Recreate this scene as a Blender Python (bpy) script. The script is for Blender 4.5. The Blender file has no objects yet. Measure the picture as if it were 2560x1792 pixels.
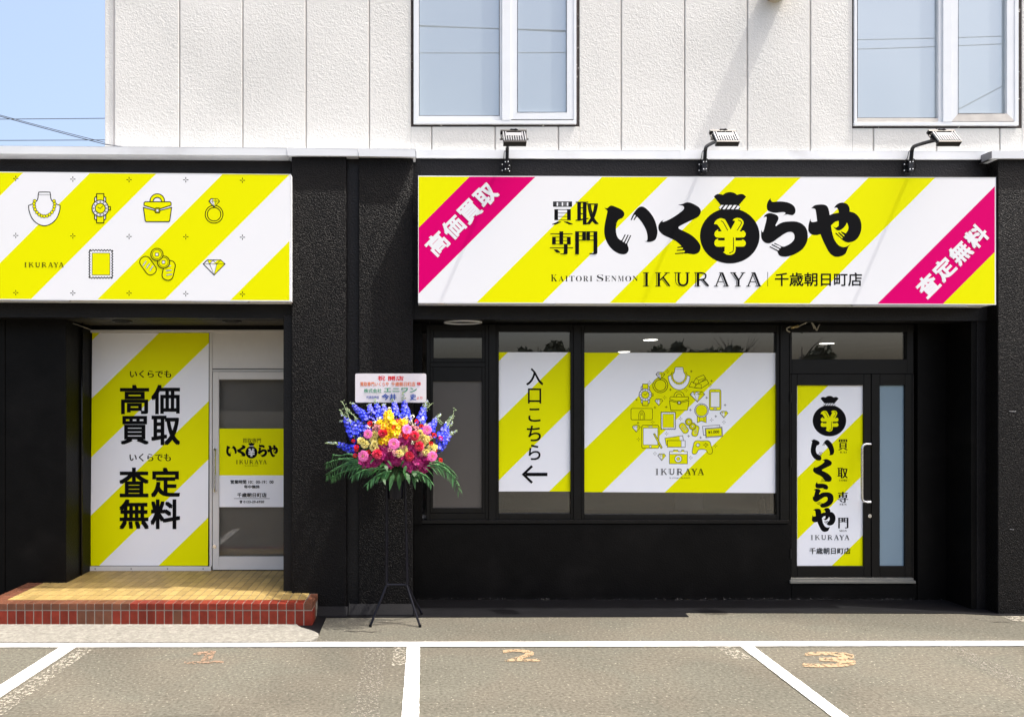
import bpy, bmesh, math, random
from math import radians, sin, cos, pi, sqrt, atan2, hypot
from mathutils import Vector, Matrix, Euler
from mathutils.geometry import tessellate_polygon

scene = bpy.context.scene
COL = scene.collection
rnd = random.Random(7)

# ------------------------------------------------------------------ camera, sky, sun, exposure
FPX, CXP, CYP, CAMH = 1900.0, 1040.0, 1020.0, 1.757      # focal length and principal point in photo pixels, eye height in metres
cam_d = bpy.data.cameras.new('camera'); cam = bpy.data.objects.new('camera', cam_d); COL.objects.link(cam)
cam.location = (0, 0, CAMH); cam.rotation_euler = (radians(90), 0, 0)
cam_d.sensor_width = 36.0; cam_d.lens = 36.0 * FPX / 2560.0
cam_d.shift_x = (1280 - CXP) / 2560.0; cam_d.shift_y = (CYP - 896) / 2560.0
cam_d.clip_end = 3000
scene.camera = cam

SUN_TO = Vector((0.44, -0.10, 1.0)).normalized()           # direction towards the sun: high, nearly in the plane of the facade
world = bpy.data.worlds.new('World'); scene.world = world; world.use_nodes = True
wn = world.node_tree
sky = wn.nodes.new('ShaderNodeTexSky'); sky.sky_type = 'NISHITA'; sky.sun_disc = False
sky.sun_elevation = math.asin(SUN_TO.z); sky.sun_rotation = atan2(SUN_TO.x, SUN_TO.y)
sky.air_density = 1.0; sky.dust_density = 8.0; sky.ozone_density = 1.0
wn.nodes['Background'].inputs[1].default_value = 0.15
wn.links.new(sky.outputs[0], wn.nodes['Background'].inputs[0])
sun_d = bpy.data.lights.new('sun', 'SUN'); sun = bpy.data.objects.new('sun', sun_d); COL.objects.link(sun)
sun_d.energy = 2.2; sun_d.angle = radians(0.5); sun_d.color = (1.0, 0.955, 0.88)
sun.rotation_euler = SUN_TO.to_track_quat('Z', 'Y').to_euler(); sun.location = (4, -6, 14)
scene.view_settings.view_transform = 'Standard'; scene.view_settings.look = 'None'
scene.view_settings.gamma = 1.0; scene.view_settings.exposure = 1.40
scene.cycles.use_denoising = True; scene.cycles.use_adaptive_sampling = False; scene.cycles.max_bounces = 8; scene.cycles.transparent_max_bounces = 16

# ------------------------------------------------------------------ helpers
def P(px, py, Y):
    return Vector(((px - CXP) / FPX * Y, Y, CAMH + (CYP - py) / FPX * Y))
def G(px, py, z=0.0):
    Y = FPX * (CAMH - z) / (py - CYP)
    return Vector(((px - CXP) / FPX * Y, Y, z))
def PX(px, Y): return (px - CXP) / FPX * Y
def PZ(py, Y): return CAMH + (CYP - py) / FPX * Y

def nd(nt, typ, **kw):
    n = nt.nodes.new(typ)
    for k, v in kw.items():
        if k in n.inputs: n.inputs[k].default_value = v
        else: setattr(n, k, v)
    return n
def rgb(c): return (c[0], c[1], c[2], 1.0)

def mat(name, color, rough=0.5, metal=0.0, spec=0.5, var=0.0, vscale=8.0, bump=0.0, bscale=60.0, bdist=0.004, detail=3.0, distort=0.0,
        island=0.0, color2=None, c2scale=3.0, c2lo=0.45, c2hi=0.6, speck=None, speck_scale=180.0, speck_lo=0.66, coat=0.0, rough_var=0.0, stretch=None, emit=0.0, stain=0.0, stain_scale=0.6):
    m = bpy.data.materials.new(name); m.use_nodes = True
    nt = m.node_tree; b = nt.nodes['Principled BSDF']; L = nt.links.new
    b.inputs['Base Color'].default_value = rgb(color); b.inputs['Roughness'].default_value = rough
    b.inputs['Metallic'].default_value = metal; b.inputs['Specular IOR Level'].default_value = spec
    b.inputs['Coat Weight'].default_value = coat
    tc = nd(nt, 'ShaderNodeTexCoord'); vec = tc.outputs['Object']
    if stretch:
        mp = nd(nt, 'ShaderNodeMapping'); mp.inputs['Scale'].default_value = stretch; L(vec, mp.inputs[0]); vec = mp.outputs[0]
    col = None
    def mix(fac, a, bb, blend='MIX'):
        n = nd(nt, 'ShaderNodeMix', data_type='RGBA', blend_type=blend)
        if isinstance(fac, float): n.inputs[0].default_value = fac
        else: L(fac, n.inputs[0])
        for i, s in ((6, a), (7, bb)):
            if isinstance(s, tuple): n.inputs[i].default_value = rgb(s)
            else: L(s, n.inputs[i])
        return n.outputs[2]
    def noise(scale, det=3.0, dist=0.0):
        n = nd(nt, 'ShaderNodeTexNoise'); n.inputs['Scale'].default_value = scale; n.inputs['Detail'].default_value = det
        n.inputs['Distortion'].default_value = dist; L(vec, n.inputs['Vector']); return n.outputs['Fac']
    def rng(v, lo, hi, a=0.0, bb=1.0):
        n = nd(nt, 'ShaderNodeMapRange'); n.inputs[1].default_value = lo; n.inputs[2].default_value = hi
        n.inputs[3].default_value = a; n.inputs[4].default_value = bb; L(v, n.inputs[0]); return n.outputs[0]
    cur = tuple(color)
    if color2: cur = mix(rng(noise(c2scale, 4.0, 0.6), c2lo, c2hi), cur, tuple(color2))
    if speck: cur = mix(rng(noise(speck_scale, 2.0), speck_lo, speck_lo + 0.05), cur, tuple(speck))
    if var:
        g = nd(nt, 'ShaderNodeCombineColor'); v = rng(noise(vscale, 5.0), 0.25, 0.75, 1 - var, 1 + var)
        for i in range(3): L(v, g.inputs[i])
        cur = mix(1.0, cur, g.outputs[0], 'MULTIPLY')
    if stain:
        g = nd(nt, 'ShaderNodeCombineColor'); v = rng(noise(stain_scale, 6.0, 1.2), 0.35, 0.62, 1 - stain, 1.0)
        for i in range(3): L(v, g.inputs[i])
        cur = mix(1.0, cur, g.outputs[0], 'MULTIPLY')
    if island:
        ge = nd(nt, 'ShaderNodeNewGeometry'); v = rng(ge.outputs['Random Per Island'], 0, 1, 1 - island, 1 + island)
        g = nd(nt, 'ShaderNodeCombineColor')
        for i in range(3): L(v, g.inputs[i])
        cur = mix(1.0, cur, g.outputs[0], 'MULTIPLY')
    if not isinstance(cur, tuple): L(cur, b.inputs['Base Color'])
    if rough_var: L(rng(noise(vscale * 2, 4.0), 0.3, 0.7, rough - rough_var, rough + rough_var), b.inputs['Roughness'])
    if bump:
        bn = nd(nt, 'ShaderNodeBump'); bn.inputs['Strength'].default_value = bump; bn.inputs['Distance'].default_value = bdist
        L(noise(bscale, detail, distort), bn.inputs['Height']); L(bn.outputs[0], b.inputs['Normal'])
    if emit:
        b.inputs['Emission Color'].default_value = rgb(color); b.inputs['Emission Strength'].default_value = emit
    return m

def glass_mat(name, tint, refl, rough=0.0):
    m = bpy.data.materials.new(name); m.use_nodes = True; nt = m.node_tree; L = nt.links.new
    nt.nodes.remove(nt.nodes['Principled BSDF'])
    tr = nd(nt, 'ShaderNodeBsdfTransparent'); tr.inputs[0].default_value = rgb(tint)
    gl = nd(nt, 'ShaderNodeBsdfGlossy'); gl.inputs['Roughness'].default_value = rough
    fr = nd(nt, 'ShaderNodeFresnel'); fr.inputs[0].default_value = 1.5
    ad = nd(nt, 'ShaderNodeMath', operation='ADD', use_clamp=True); ad.inputs[1].default_value = refl; L(fr.outputs[0], ad.inputs[0])
    mx = nd(nt, 'ShaderNodeMixShader'); L(ad.outputs[0], mx.inputs[0]); L(tr.outputs[0], mx.inputs[1]); L(gl.outputs[0], mx.inputs[2])
    L(mx.outputs[0], nt.nodes['Material Output'].inputs[0])
    return m

def worn_mat(name, color, amount, scale=38.0, rough=0.7):
    """paint that has flaked off in places: the ground shows through"""
    m = bpy.data.materials.new(name); m.use_nodes = True; nt = m.node_tree; L = nt.links.new
    b = nt.nodes['Principled BSDF']; b.inputs['Base Color'].default_value = rgb(color); b.inputs['Roughness'].default_value = rough
    tc = nd(nt, 'ShaderNodeTexCoord')
    n = nd(nt, 'ShaderNodeTexNoise'); n.inputs['Scale'].default_value = scale; n.inputs['Detail'].default_value = 6.0; n.inputs['Roughness'].default_value = 0.65
    n.inputs['Distortion'].default_value = 0.5
    L(tc.outputs['Object'], n.inputs['Vector'])
    r = nd(nt, 'ShaderNodeMapRange'); r.inputs[1].default_value = amount - 0.03; r.inputs[2].default_value = amount + 0.03; L(n.outputs['Fac'], r.inputs[0])
    tr = nd(nt, 'ShaderNodeBsdfTransparent'); mx = nd(nt, 'ShaderNodeMixShader')
    L(r.outputs[0], mx.inputs[0]); L(tr.outputs[0], mx.inputs[1]); L(b.outputs[0], mx.inputs[2]); L(mx.outputs[0], nt.nodes['Material Output'].inputs[0])
    return m

def worldloc(o):
    v = Vector((0, 0, 0))
    while o is not None:
        v += o.location; o = o.parent
    return v
def thing(name, loc=(0, 0, 0), label=None, cat=None, group=None, kind=None):
    o = bpy.data.objects.new(name, None); COL.objects.link(o); o.location = loc; o.empty_display_size = 0.1
    tag(o, label, cat, group, kind); return o
def tag(o, label=None, cat=None, group=None, kind=None):
    for k, v in (('label', label), ('category', cat), ('group', group), ('kind', kind)):
        if v: o[k] = v
    return o

class MB:
    """collects faces (world coordinates) and links them as ONE mesh object"""
    def __init__(s): s.v = []; s.f = []; s.mi = []; s.mats = []; s.cur = 0
    def use(s, m):
        if m not in s.mats: s.mats.append(m)
        s.cur = s.mats.index(m); return s
    def face(s, pts):
        i = len(s.v); s.v += [tuple(p) for p in pts]; s.f.append(tuple(range(i, i + len(pts)))); s.mi.append(s.cur); return s
    def faces(s, pts, fs):
        i = len(s.v); s.v += [tuple(p) for p in pts]
        for f in fs: s.f.append(tuple(i + k for k in f)); s.mi.append(s.cur)
        return s
    def box(s, x0, x1, y0, y1, z0, z1):
        if x0 > x1: x0, x1 = x1, x0
        if y0 > y1: y0, y1 = y1, y0
        if z0 > z1: z0, z1 = z1, z0
        p = [(x0, y0, z0), (x1, y0, z0), (x1, y1, z0), (x0, y1, z0), (x0, y0, z1), (x1, y0, z1), (x1, y1, z1), (x0, y1, z1)]
        return s.faces(p, [(0, 3, 2, 1), (4, 5, 6, 7), (0, 1, 5, 4), (1, 2, 6, 5), (2, 3, 7, 6), (3, 0, 4, 7)])
    def pbox(s, px0, px1, py0, py1, Y, d0=0.0, d1=0.05):
        """box whose front face spans photo pixels on the plane Y-d0 and reaches back to Y+d1"""
        a = P(px0, py0, Y - d0); b = P(px1, py1, Y - d0)
        return s.box(a.x, b.x, Y - d0, Y + d1, b.z, a.z)
    def prism(s, pts, d):
        """extrude the outline pts (3D, planar) by vector d"""
        n = len(pts); d = Vector(d); q = [Vector(p) for p in pts] + [Vector(p) + d for p in pts]
        tri = tessellate_polygon([[Vector(p) for p in pts]])
        fs = [tuple(t) for t in tri] + [tuple(k + n for k in reversed(t)) for t in tri] + [(i, (i + 1) % n, (i + 1) % n + n, i + n) for i in range(n)]
        return s.faces(q, fs)
    def tube(s, pts, r, n=8, cap=True):
        pts = [Vector(p) for p in pts]; k = len(pts)
        rr = r if isinstance(r, (list, tuple)) else [r] * k
        rings = []; up = None
        for i, p in enumerate(pts):
            t = (pts[min(i + 1, k - 1)] - pts[max(i - 1, 0)]).normalized()
            if up is None: up = t.orthogonal().normalized()
            up = (up - t * up.dot(t)); up = up.normalized() if up.length > 1e-6 else t.orthogonal().normalized()
            w = t.cross(up)
            rings.append([p + (up * cos(2 * pi * j / n) + w * sin(2 * pi * j / n)) * rr[i] for j in range(n)])
        base = [q for ring in rings for q in ring]
        fs = [(i * n + j, i * n + (j + 1) % n, (i + 1) * n + (j + 1) % n, (i + 1) * n + j) for i in range(k - 1) for j in range(n)]
        if cap: fs += [tuple(reversed(range(n))), tuple((k - 1) * n + j for j in range(n))]
        return s.faces(base, fs)
    def cyl(s, c, axis, r, h, n=20, r2=None):
        c = Vector(c); a = Vector(axis).normalized()
        return s.tube([c, c + a * h], [r, r if r2 is None else r2], n)
    def lathe(s, c, prof, n=20):
        c = Vector(c); k = len(prof)
        base = [c + Vector((r * cos(2 * pi * j / n), r * sin(2 * pi * j / n), z)) for r, z in prof for j in range(n)]
        return s.faces(base, [(i * n + j, i * n + (j + 1) % n, (i + 1) * n + (j + 1) % n, (i + 1) * n + j) for i in range(k - 1) for j in range(n)])
    def build(s, name, m=None, parent=None, smooth=False, bevel=0.0, label=None, seg=1):
        me = bpy.data.meshes.new(name)
        org = worldloc(parent) if parent else Vector((0, 0, 0))
        me.from_pydata([tuple(Vector(p) - org) for p in s.v], [], s.f)
        if s.mats:
            for x in s.mats: me.materials.append(x)
            me.polygons.foreach_set('material_index', s.mi)
        elif m: me.materials.append(m)
        if smooth: me.polygons.foreach_set('use_smooth', [True] * len(me.polygons))
        o = bpy.data.objects.new(name, me); COL.objects.link(o)
        if parent: o.parent = parent
        if bevel:
            b = o.modifiers.new('bevel', 'BEVEL'); b.width = bevel; b.segments = seg; b.limit_method = 'ANGLE'; b.angle_limit = radians(50)
        if label: o['label'] = label
        return o

def copy_tree(o, parent=None):
    kids = [c for c in bpy.data.objects if c.parent == o]
    c = o.copy(); COL.objects.link(c); c.parent = parent
    for k in kids: copy_tree(k, c)
    return c

# ---- flat graphics, laid as thin printed layers on a board
def catmull(pts, per=5, closed=True):
    """pts: (x,y) smooth or (x,y,1) corner"""
    n = len(pts); out = []
    isc = [len(p) > 2 for p in pts]
    for i in range(n if closed else n - 1):
        p1 = pts[i]; p2 = pts[(i + 1) % n]
        p0 = pts[i - 1] if (closed or i > 0) else p1
        p3 = pts[(i + 2) % n] if (closed or i + 2 < n) else p2
        if isc[i]: p0 = p1
        if isc[(i + 1) % n]: p3 = p2
        if isc[i] and isc[(i + 1) % n]: out.append((p1[0], p1[1])); continue
        for k in range(per):
            t = k / per; t2 = t * t; t3 = t2 * t
            out.append(tuple(0.5 * (2 * p1[a] + (p2[a] - p0[a]) * t + (2 * p0[a] - 5 * p1[a] + 4 * p2[a] - p3[a]) * t2 + (3 * p1[a] - p0[a] - 3 * p2[a] + p3[a]) * t3) for a in (0, 1)))
    if not closed: out.append(tuple(pts[-1][:2]))
    return out
def circ(cx, cy, r, n=24, ry=None, a0=0.0, a1=2 * pi):
    ry = r if ry is None else ry
    full = abs(a1 - a0 - 2 * pi) < 1e-6
    return [(cx + r * cos(a0 + (a1 - a0) * i / (n if full else n - 1)), cy + ry * sin(a0 + (a1 - a0) * i / (n if full else n - 1))) for i in range(n)]
def rrect(x0, y0, x1, y1, r, n=4):
    o = []
    for cx, cy, a in ((x1 - r, y1 - r, 0), (x0 + r, y1 - r, pi / 2), (x0 + r, y0 + r, pi), (x1 - r, y0 + r, 3 * pi / 2)):
        o += [(cx + r * cos(a + pi / 2 * k / n), cy + r * sin(a + pi / 2 * k / n)) for k in range(n + 1)]
    return o
def rot2(pts, cx, cy, a):
    c, s_ = cos(a), sin(a)
    return [(cx + (x - cx) * c - (y - cy) * s_, cy + (x - cx) * s_ + (y - cy) * c) for x, y in pts]

_glyphs = {}
def glyphs(txt, w=0.0, sp=1.0):
    key = (txt, w, sp)
    if key not in _glyphs:
        cu = bpy.data.curves.new('lettering', 'FONT'); cu.body = txt; cu.size = 1; cu.offset = w; cu.resolution_u = 4; cu.space_character = sp
        o = bpy.data.objects.new('lettering', cu); me = bpy.data.meshes.new_from_object(o)
        v = [(q.co.x, q.co.y) for q in me.vertices]; f = [tuple(p.vertices) for p in me.polygons]
        x0 = min(a for a, b in v); x1 = max(a for a, b in v); y0 = min(b for a, b in v); y1 = max(b for a, b in v)
        _glyphs[key] = ([((a - x0) / (x1 - x0), 1 - (b - y0) / (y1 - y0)) for a, b in v], f, (x1 - x0) / (y1 - y0))
        bpy.data.objects.remove(o); bpy.data.curves.remove(cu); bpy.data.meshes.remove(me)
    return _glyphs[key]

class Art:
    """draws into an MB; coordinates are mapped by T into photo pixels on the board's plane, every call one printed layer nearer"""
    EPS = 0.00012
    def __init__(s, Y, to3=None, T=None):
        s.Y = Y; s.mb = MB(); s.layer = 1; s.T = T or (lambda x, y: (x, y)); s.to3 = to3 or (lambda px, py, h: P(px, py, s.Y - h))
    def m3(s, x, y): px, py = s.T(x, y); return s.to3(px, py, s.layer * s.EPS)
    def fill(s, pts, m, holes=(), bump=True):
        loops = [[Vector((x, y, 0)) for x, y in pts]] + [[Vector((x, y, 0)) for x, y in h] for h in holes]
        flat = [p for lp in loops for p in lp]
        s.mb.use(m); s.mb.faces([s.m3(p.x, p.y) for p in flat], [tuple(t) for t in tessellate_polygon(loops)])
        if bump: s.layer += 1
        return s
    def stroke(s, pts, w, m, closed=False, bump=True):
        n = len(pts); A = []; B = []
        for i in range(n):
            p = Vector(pts[i][:2]); a = Vector(pts[i - 1][:2]) if (closed or i > 0) else None; b = Vector(pts[(i + 1) % n][:2]) if (closed or i < n - 1) else None
            d1 = (p - a).normalized() if a is not None and (p - a).length > 1e-9 else None
            d2 = (b - p).normalized() if b is not None and (b - p).length > 1e-9 else None
            d1 = d1 or d2 or Vector((1, 0)); d2 = d2 or d1
            t = d1 + d2; t = t.normalized() if t.length > 1e-6 else d1
            nn = Vector((-t.y, t.x)); k = max(0.45, nn.dot(Vector((-d1.y, d1.x))))
            A.append(p + nn * (w / 2 / k)); B.append(p - nn * (w / 2 / k))
        s.mb.use(m); q = [s.m3(p.x, p.y) for p in A] + [s.m3(p.x, p.y) for p in B]
        s.mb.faces(q, [(i, (i + 1) % n, (i + 1) % n + n, i + n) for i in range(n if closed else n - 1)])
        if bump: s.layer += 1
        return s
    def shape(s, pts, line, w, fillm=None, closed=True):
        if fillm: s.fill(pts, fillm)
        return s.stroke(pts, w, line, closed)
    def text(s, txt, box, m, w=0.0, sp=1.0, rot=0.0, bump=True, dx=0.0):
        if w > 0:                                          # bold: the stroke is thickened evenly on all sides
            x0, y0, x1, y1 = box; d = w * (y1 - y0); cx, cy = (x0 + x1) / 2, (y0 + y1) / 2
            for ax, ay in ((-1, -1), (1, -1), (1, 1), (-1, 1), (0, 0)):
                v, f, asp = glyphs(txt, 0.0, sp); pts = [(x0 + d + a * (x1 - x0 - 2 * d) + ax * d, y0 + d + b * (y1 - y0 - 2 * d) + ay * d) for a, b in v]
                if rot: pts = rot2(pts, cx, cy, rot)
                s.mb.use(m); s.mb.faces([s.m3(x, y) for x, y in pts], f); s.layer += 1
            return s
        v, f, asp = glyphs(txt, w, sp); x0, y0, x1, y1 = box; cx, cy = (x0 + x1) / 2, (y0 + y1) / 2
        pts = [(x0 + a * (x1 - x0) + dx, y0 + b * (y1 - y0)) for a, b in v]
        if rot: pts = rot2(pts, cx, cy, rot)
        s.mb.use(m); s.mb.faces([s.m3(x, y) for x, y in pts], f)
        if bump: s.layer += 1
        return s
    def mincho(s, txt, box, m, k=0.035, thin=-0.02, n=3, sp=1.0):
        """thin horizontals and thick verticals, like a Mincho face"""
        x0, y0, x1, y1 = box; em = y1 - y0
        for i in range(n):
            d = (i - (n - 1) / 2) * k * em
            s.text(txt, (x0 + (n - 1) / 2 * k * em, y0, x1 - (n - 1) / 2 * k * em, y1), m, thin, sp, dx=d)
        return s
    def build(s, name, parent, label=None): return s.mb.build(name, None, parent, label=label)

def clip_band(poly, f, lo, hi):
    """part of the polygon where lo <= f(p) <= hi"""
    def cut(pl, g):
        out = []
        for i in range(len(pl)):
            a, b = pl[i], pl[(i + 1) % len(pl)]; ga, gb = g(a), g(b)
            if ga >= 0: out.append(a)
            if (ga >= 0) != (gb >= 0):
                t = ga / (ga - gb); out.append((a[0] + (b[0] - a[0]) * t, a[1] + (b[1] - a[1]) * t))
        return out
    p = cut(poly, lambda q: f(q) - lo) if lo is not None else poly
    return cut(p, lambda q: hi - f(q)) if (hi is not None and p) else p
def stripes(art, poly, bounds, mats, k=1.0):
    f = lambda q: q[0] + k * q[1]
    b = [None] + list(bounds) + [None]
    for i in range(len(b) - 1):
        p = clip_band(poly, f, b[i], b[i + 1])
        if p and len(p) > 2:
            art.mb.use(mats[i % len(mats)]); art.mb.face([art.m3(*q) for q in p])
    art.layer += 1

# ------------------------------------------------------------------ materials
WHITE_STUCCO = mat('white_stucco', (0.67, 0.667, 0.64), 0.85, spec=0.15, var=0.05, vscale=1.6, color2=(0.60, 0.60, 0.575), c2scale=0.9, c2lo=0.45, c2hi=0.75, bump=0.33, bscale=54, bdist=0.02, detail=2.5, distort=0.9)
JOINT = mat('joint_filler', (0.56, 0.53, 0.50), 0.9)
BLACK_STUCCO = mat('black_stucco', (0.0027, 0.0023, 0.0024), 0.34, spec=0.13, var=0.25, vscale=5, bump=0.9, bscale=96, bdist=0.013, detail=2.0, distort=0.8)
BLACK_FINE = mat('black_fine_stucco', (0.0055, 0.0050, 0.0056), 0.45, spec=0.22, var=0.25, vscale=4, bump=0.5, bscale=60, bdist=0.012, detail=3, distort=0.5)
BLACK_WALL = mat('black_paint_wall', (0.0026, 0.0024, 0.0024), 0.45, spec=0.11, var=0.35, vscale=6, color2=(0.0055, 0.005, 0.0048), c2scale=2.2, c2lo=0.5, c2hi=0.75, bump=0.35, bscale=70, bdist=0.008, detail=3)
BLACK_METAL = mat('black_metal', (0.0042, 0.0041, 0.0042), 0.36, spec=0.22, rough_var=0.08)
BLACK_MATT = mat('black_matt', (0.003, 0.003, 0.003), 0.6, spec=0.15)
BLACK_GLOSS = mat('black_gloss', (0.005, 0.005, 0.006), 0.25, spec=0.35)
FLASHING = mat('flashing_metal', (0.66, 0.68, 0.70), 0.42, spec=0.4, var=0.08, vscale=2.2, color2=(0.54, 0.55, 0.56), c2scale=2.0, c2lo=0.55, c2hi=0.75)
ALU = mat('white_aluminium', (0.70, 0.73, 0.76), 0.34, spec=0.5, var=0.03)
ALU_BOTTOM = mat('weathered_aluminium', (0.55, 0.52, 0.48), 0.42, var=0.12, vscale=14)
STEEL = mat('brushed_steel', (0.75, 0.75, 0.76), 0.24, metal=1.0)
SEALANT = mat('dark_sealant', (0.03, 0.022, 0.02), 0.8, var=0.5, vscale=30, color2=(0.5, 0.48, 0.45), c2scale=30, c2lo=0.68, c2hi=0.72)
DOOR_WHITE = mat('door_white_metal', (0.62, 0.60, 0.575), 0.4, var=0.03)
S_WHITE = mat('sign_white', (0.75, 0.76, 0.78), 0.45, spec=0.08)
S_YELLOW = mat('sign_yellow', (0.72, 0.72, 0.0), 0.5, spec=0.04)
S_PINK = mat('sign_pink', (0.62, 0.0, 0.135), 0.5, spec=0.03)
S_INK = mat('sign_ink', (0.0035, 0.0035, 0.0045), 0.5, spec=0.06)
F_WHITE = mat('film_white', (0.86, 0.87, 0.91), 0.4, spec=0.2)
F_YELLOW = mat('film_yellow', (0.80, 0.80, 0.0), 0.45, spec=0.06)
ASPHALT = mat('asphalt', (0.119, 0.110, 0.088), 0.95, spec=0.12, var=0.40, vscale=48, stain=0.20, stain_scale=0.55, color2=(0.114, 0.110, 0.089), c2scale=1.6, c2lo=0.42, c2hi=0.6,
              speck=(0.27, 0.25, 0.205), speck_scale=52, speck_lo=0.655, bump=0.5, bscale=150, bdist=0.004, detail=4)
APRON_BLACK = mat('black_paint_and_shade', (0.0048, 0.0048, 0.0060), 0.62, spec=0.14, var=0.35, vscale=7, speck=(0.03, 0.03, 0.03), speck_scale=90, speck_lo=0.74, bump=0.5, bscale=110, bdist=0.003)
CONCRETE = mat('pale_concrete', (0.185, 0.178, 0.155), 0.9, spec=0.15, var=0.22, vscale=30, color2=(0.235, 0.228, 0.20), c2scale=40, bump=0.4, bscale=120, bdist=0.003)
LINE_PAINT = worn_mat('white_line_paint', (0.62, 0.62, 0.60), 0.315, 34)
WORN_WHITE = worn_mat('worn_white_paint', (0.30, 0.28, 0.23), 0.53, 42)
WORN_FAINT = worn_mat('nearly_gone_white_paint', (0.20, 0.185, 0.155), 0.56, 60)
WORN_CREAM = worn_mat('worn_cream_paint', (0.31, 0.22, 0.13), 0.455, 34)
WORN_ORANGE = worn_mat('worn_peach_paint', (0.24, 0.16, 0.105), 0.49, 34)
TILE_YELLOW = mat('yellow_tile', (0.30, 0.212, 0.075), 0.55, spec=0.2, island=0.18, var=0.08, vscale=20)
TILE_RED = mat('red_tile', (0.150, 0.020, 0.011), 0.45, spec=0.2, island=0.20, var=0.25, vscale=18)
TILE_BROWN = mat('brown_tile', (0.112, 0.044, 0.025), 0.48, spec=0.2, island=0.22, var=0.18, vscale=18)
GROUT = mat('grout', (0.21, 0.19, 0.16), 0.9)
FROST_BLUE = mat('frosted_blue_glass', (0.21, 0.30, 0.37), 0.25, spec=0.5, var=0.03, vscale=2)
FROST_GREY = mat('frosted_grey_glass', (0.085, 0.078, 0.073), 0.25, spec=0.5, var=0.05, vscale=3)
GLASS = glass_mat('window_glass', (0.68, 0.68, 0.67), 0.085)
GLASS_DOOR = glass_mat('door_glass', (0.84, 0.84, 0.83), -0.012)
LAMP_METAL = mat('lamp_metal', (0.23, 0.235, 0.25), 0.4, spec=0.3)
PALE_METAL = mat('pale_metal', (0.72, 0.73, 0.75), 0.3, metal=0.0, spec=0.6)

def mirror_pane():
    m = bpy.data.materials.new('curtained_glass'); m.use_nodes = True; nt = m.node_tree; L = nt.links.new
    b = nt.nodes['Principled BSDF']; b.inputs['Base Color'].default_value = (0.33, 0.47, 0.55, 1); b.inputs['Roughness'].default_value = 0.6
    tc = nd(nt, 'ShaderNodeTexCoord'); n = nd(nt, 'ShaderNodeTexNoise'); n.inputs['Scale'].default_value = 0.8; n.inputs['Detail'].default_value = 1.0; L(tc.outputs['Object'], n.inputs['Vector'])
    mx0 = nd(nt, 'ShaderNodeMix', data_type='RGBA'); mx0.inputs[6].default_value = (0.20, 0.24, 0.265, 1); mx0.inputs[7].default_value = (0.36, 0.41, 0.415, 1)
    L(n.outputs['Fac'], mx0.inputs[0]); L(mx0.outputs[2], b.inputs['Base Color'])
    gl = nd(nt, 'ShaderNodeBsdfGlossy'); gl.inputs['Roughness'].default_value = 0.004; gl.inputs[0].default_value = (0.85, 0.93, 1, 1)
    mx = nd(nt, 'ShaderNodeMixShader'); mx.inputs[0].default_value = 0.22
    L(b.outputs[0], mx.inputs[1]); L(gl.outputs[0], mx.inputs[2]); L(mx.outputs[0], nt.nodes['Material Output'].inputs[0]); return m
CURTAIN_GLASS = mirror_pane()

# planes of the facade (metres in front of the camera)
Y_BR, Y_BL, Y_BEAM, Y_PIL, Y_PILB, Y_SIGN, Y_UP, Y_FLASH = 6.98, 7.28, 6.60, 6.48, 6.78, 6.40, 6.62, 6.455

# ------------------------------------------------------------------ ground, apron, slab, painted markings
Y_BL, Y_PIER, Z_STEP = 7.38, 6.86, 0.183
mb = MB().use(ASPHALT); mb.face([(-400, -400, 0), (400, -400, 0), (400, 400, 0), (-400, 400, 0)])
ground = mb.build('ground'); tag(ground, 'worn beige grey asphalt of the parking lot', 'ground', kind='structure')

def gsheet(px, z): return [G(x, y, z) for x, y in px]
mb = MB().use(APRON_BLACK)
ap = [(797, 1586), (806, 1563), (816, 1542.5), (960, 1541.5), (1200, 1541), (1460, 1540.5), (1722, 1540), (1712, 1530), (2050, 1531), (2400, 1532), (2498, 1537), (2620, 1537), (2620, 1475), (600, 1475), (600, 1586)]  # front edge and notch follow a ground shadow, put into the black shape
mb.prism(gsheet(ap, 0.006), (0, 0, -0.005))
apron = mb.build('pavement'); tag(apron, 'black strip of paint and painted-in ground shadow along the foot of the shop wall', 'pavement', kind='structure')

mb = MB().use(CONCRETE)
sl = [(-120, 1604.5), (120, 1604), (400, 1604), (640, 1603), (740, 1602.5), (775, 1601), (790, 1596), (797, 1589), (796, 1583), (786, 1577), (770, 1572), (752, 1567), (740, 1558), (300, 1555), (-120, 1556)]
mb.prism(gsheet(sl, 0.016), (0, 0, -0.016))
slab = mb.build('concrete_slab', bevel=0.006, seg=2); tag(slab, 'pale concrete strip laid in front of the red tiled step', 'slab', kind='structure')

def wobble(p, q, n, amp, z):
    """edge of hand rolled paint between two photo points on the ground"""
    a, b = G(*p, z), G(*q, z); d = (b - a); nn = Vector((-d.y, d.x, 0)).normalized()
    return [a + d * (i / n) + nn * rnd.uniform(-amp, amp) for i in range(n + 1)]
def line_strip(name, a0, a1, b0, b1, m, z, n=60, amp=0.002, label=None):
    """painted band between the edge a0-a1 and the edge b0-b1"""
    A = wobble(a0, a1, n, amp, z); B = wobble(b0, b1, n, amp, z)
    q = MB().use(m); q.faces(A + B, [(i, i + 1, n + 2 + i, n + 1 + i) for i in range(n)])
    return q.build(name, None, ground, label=label)
Z1, Z2 = 0.004, 0.0075
line_strip('parking_line', (-500, 1605.5), (3100, 1600), (-500, 1617.5), (3100, 1612.5), LINE_PAINT, Z2, 200, 0.002, 'long white line running parallel to the shop front')
line_strip('parking_line', (160, 1609.5), (-300, 1902), (190, 1617), (-243, 1902), LINE_PAINT, Z2 - 0.0012, 60, 0.002, 'white line slanting to the near corner on the left')
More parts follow.
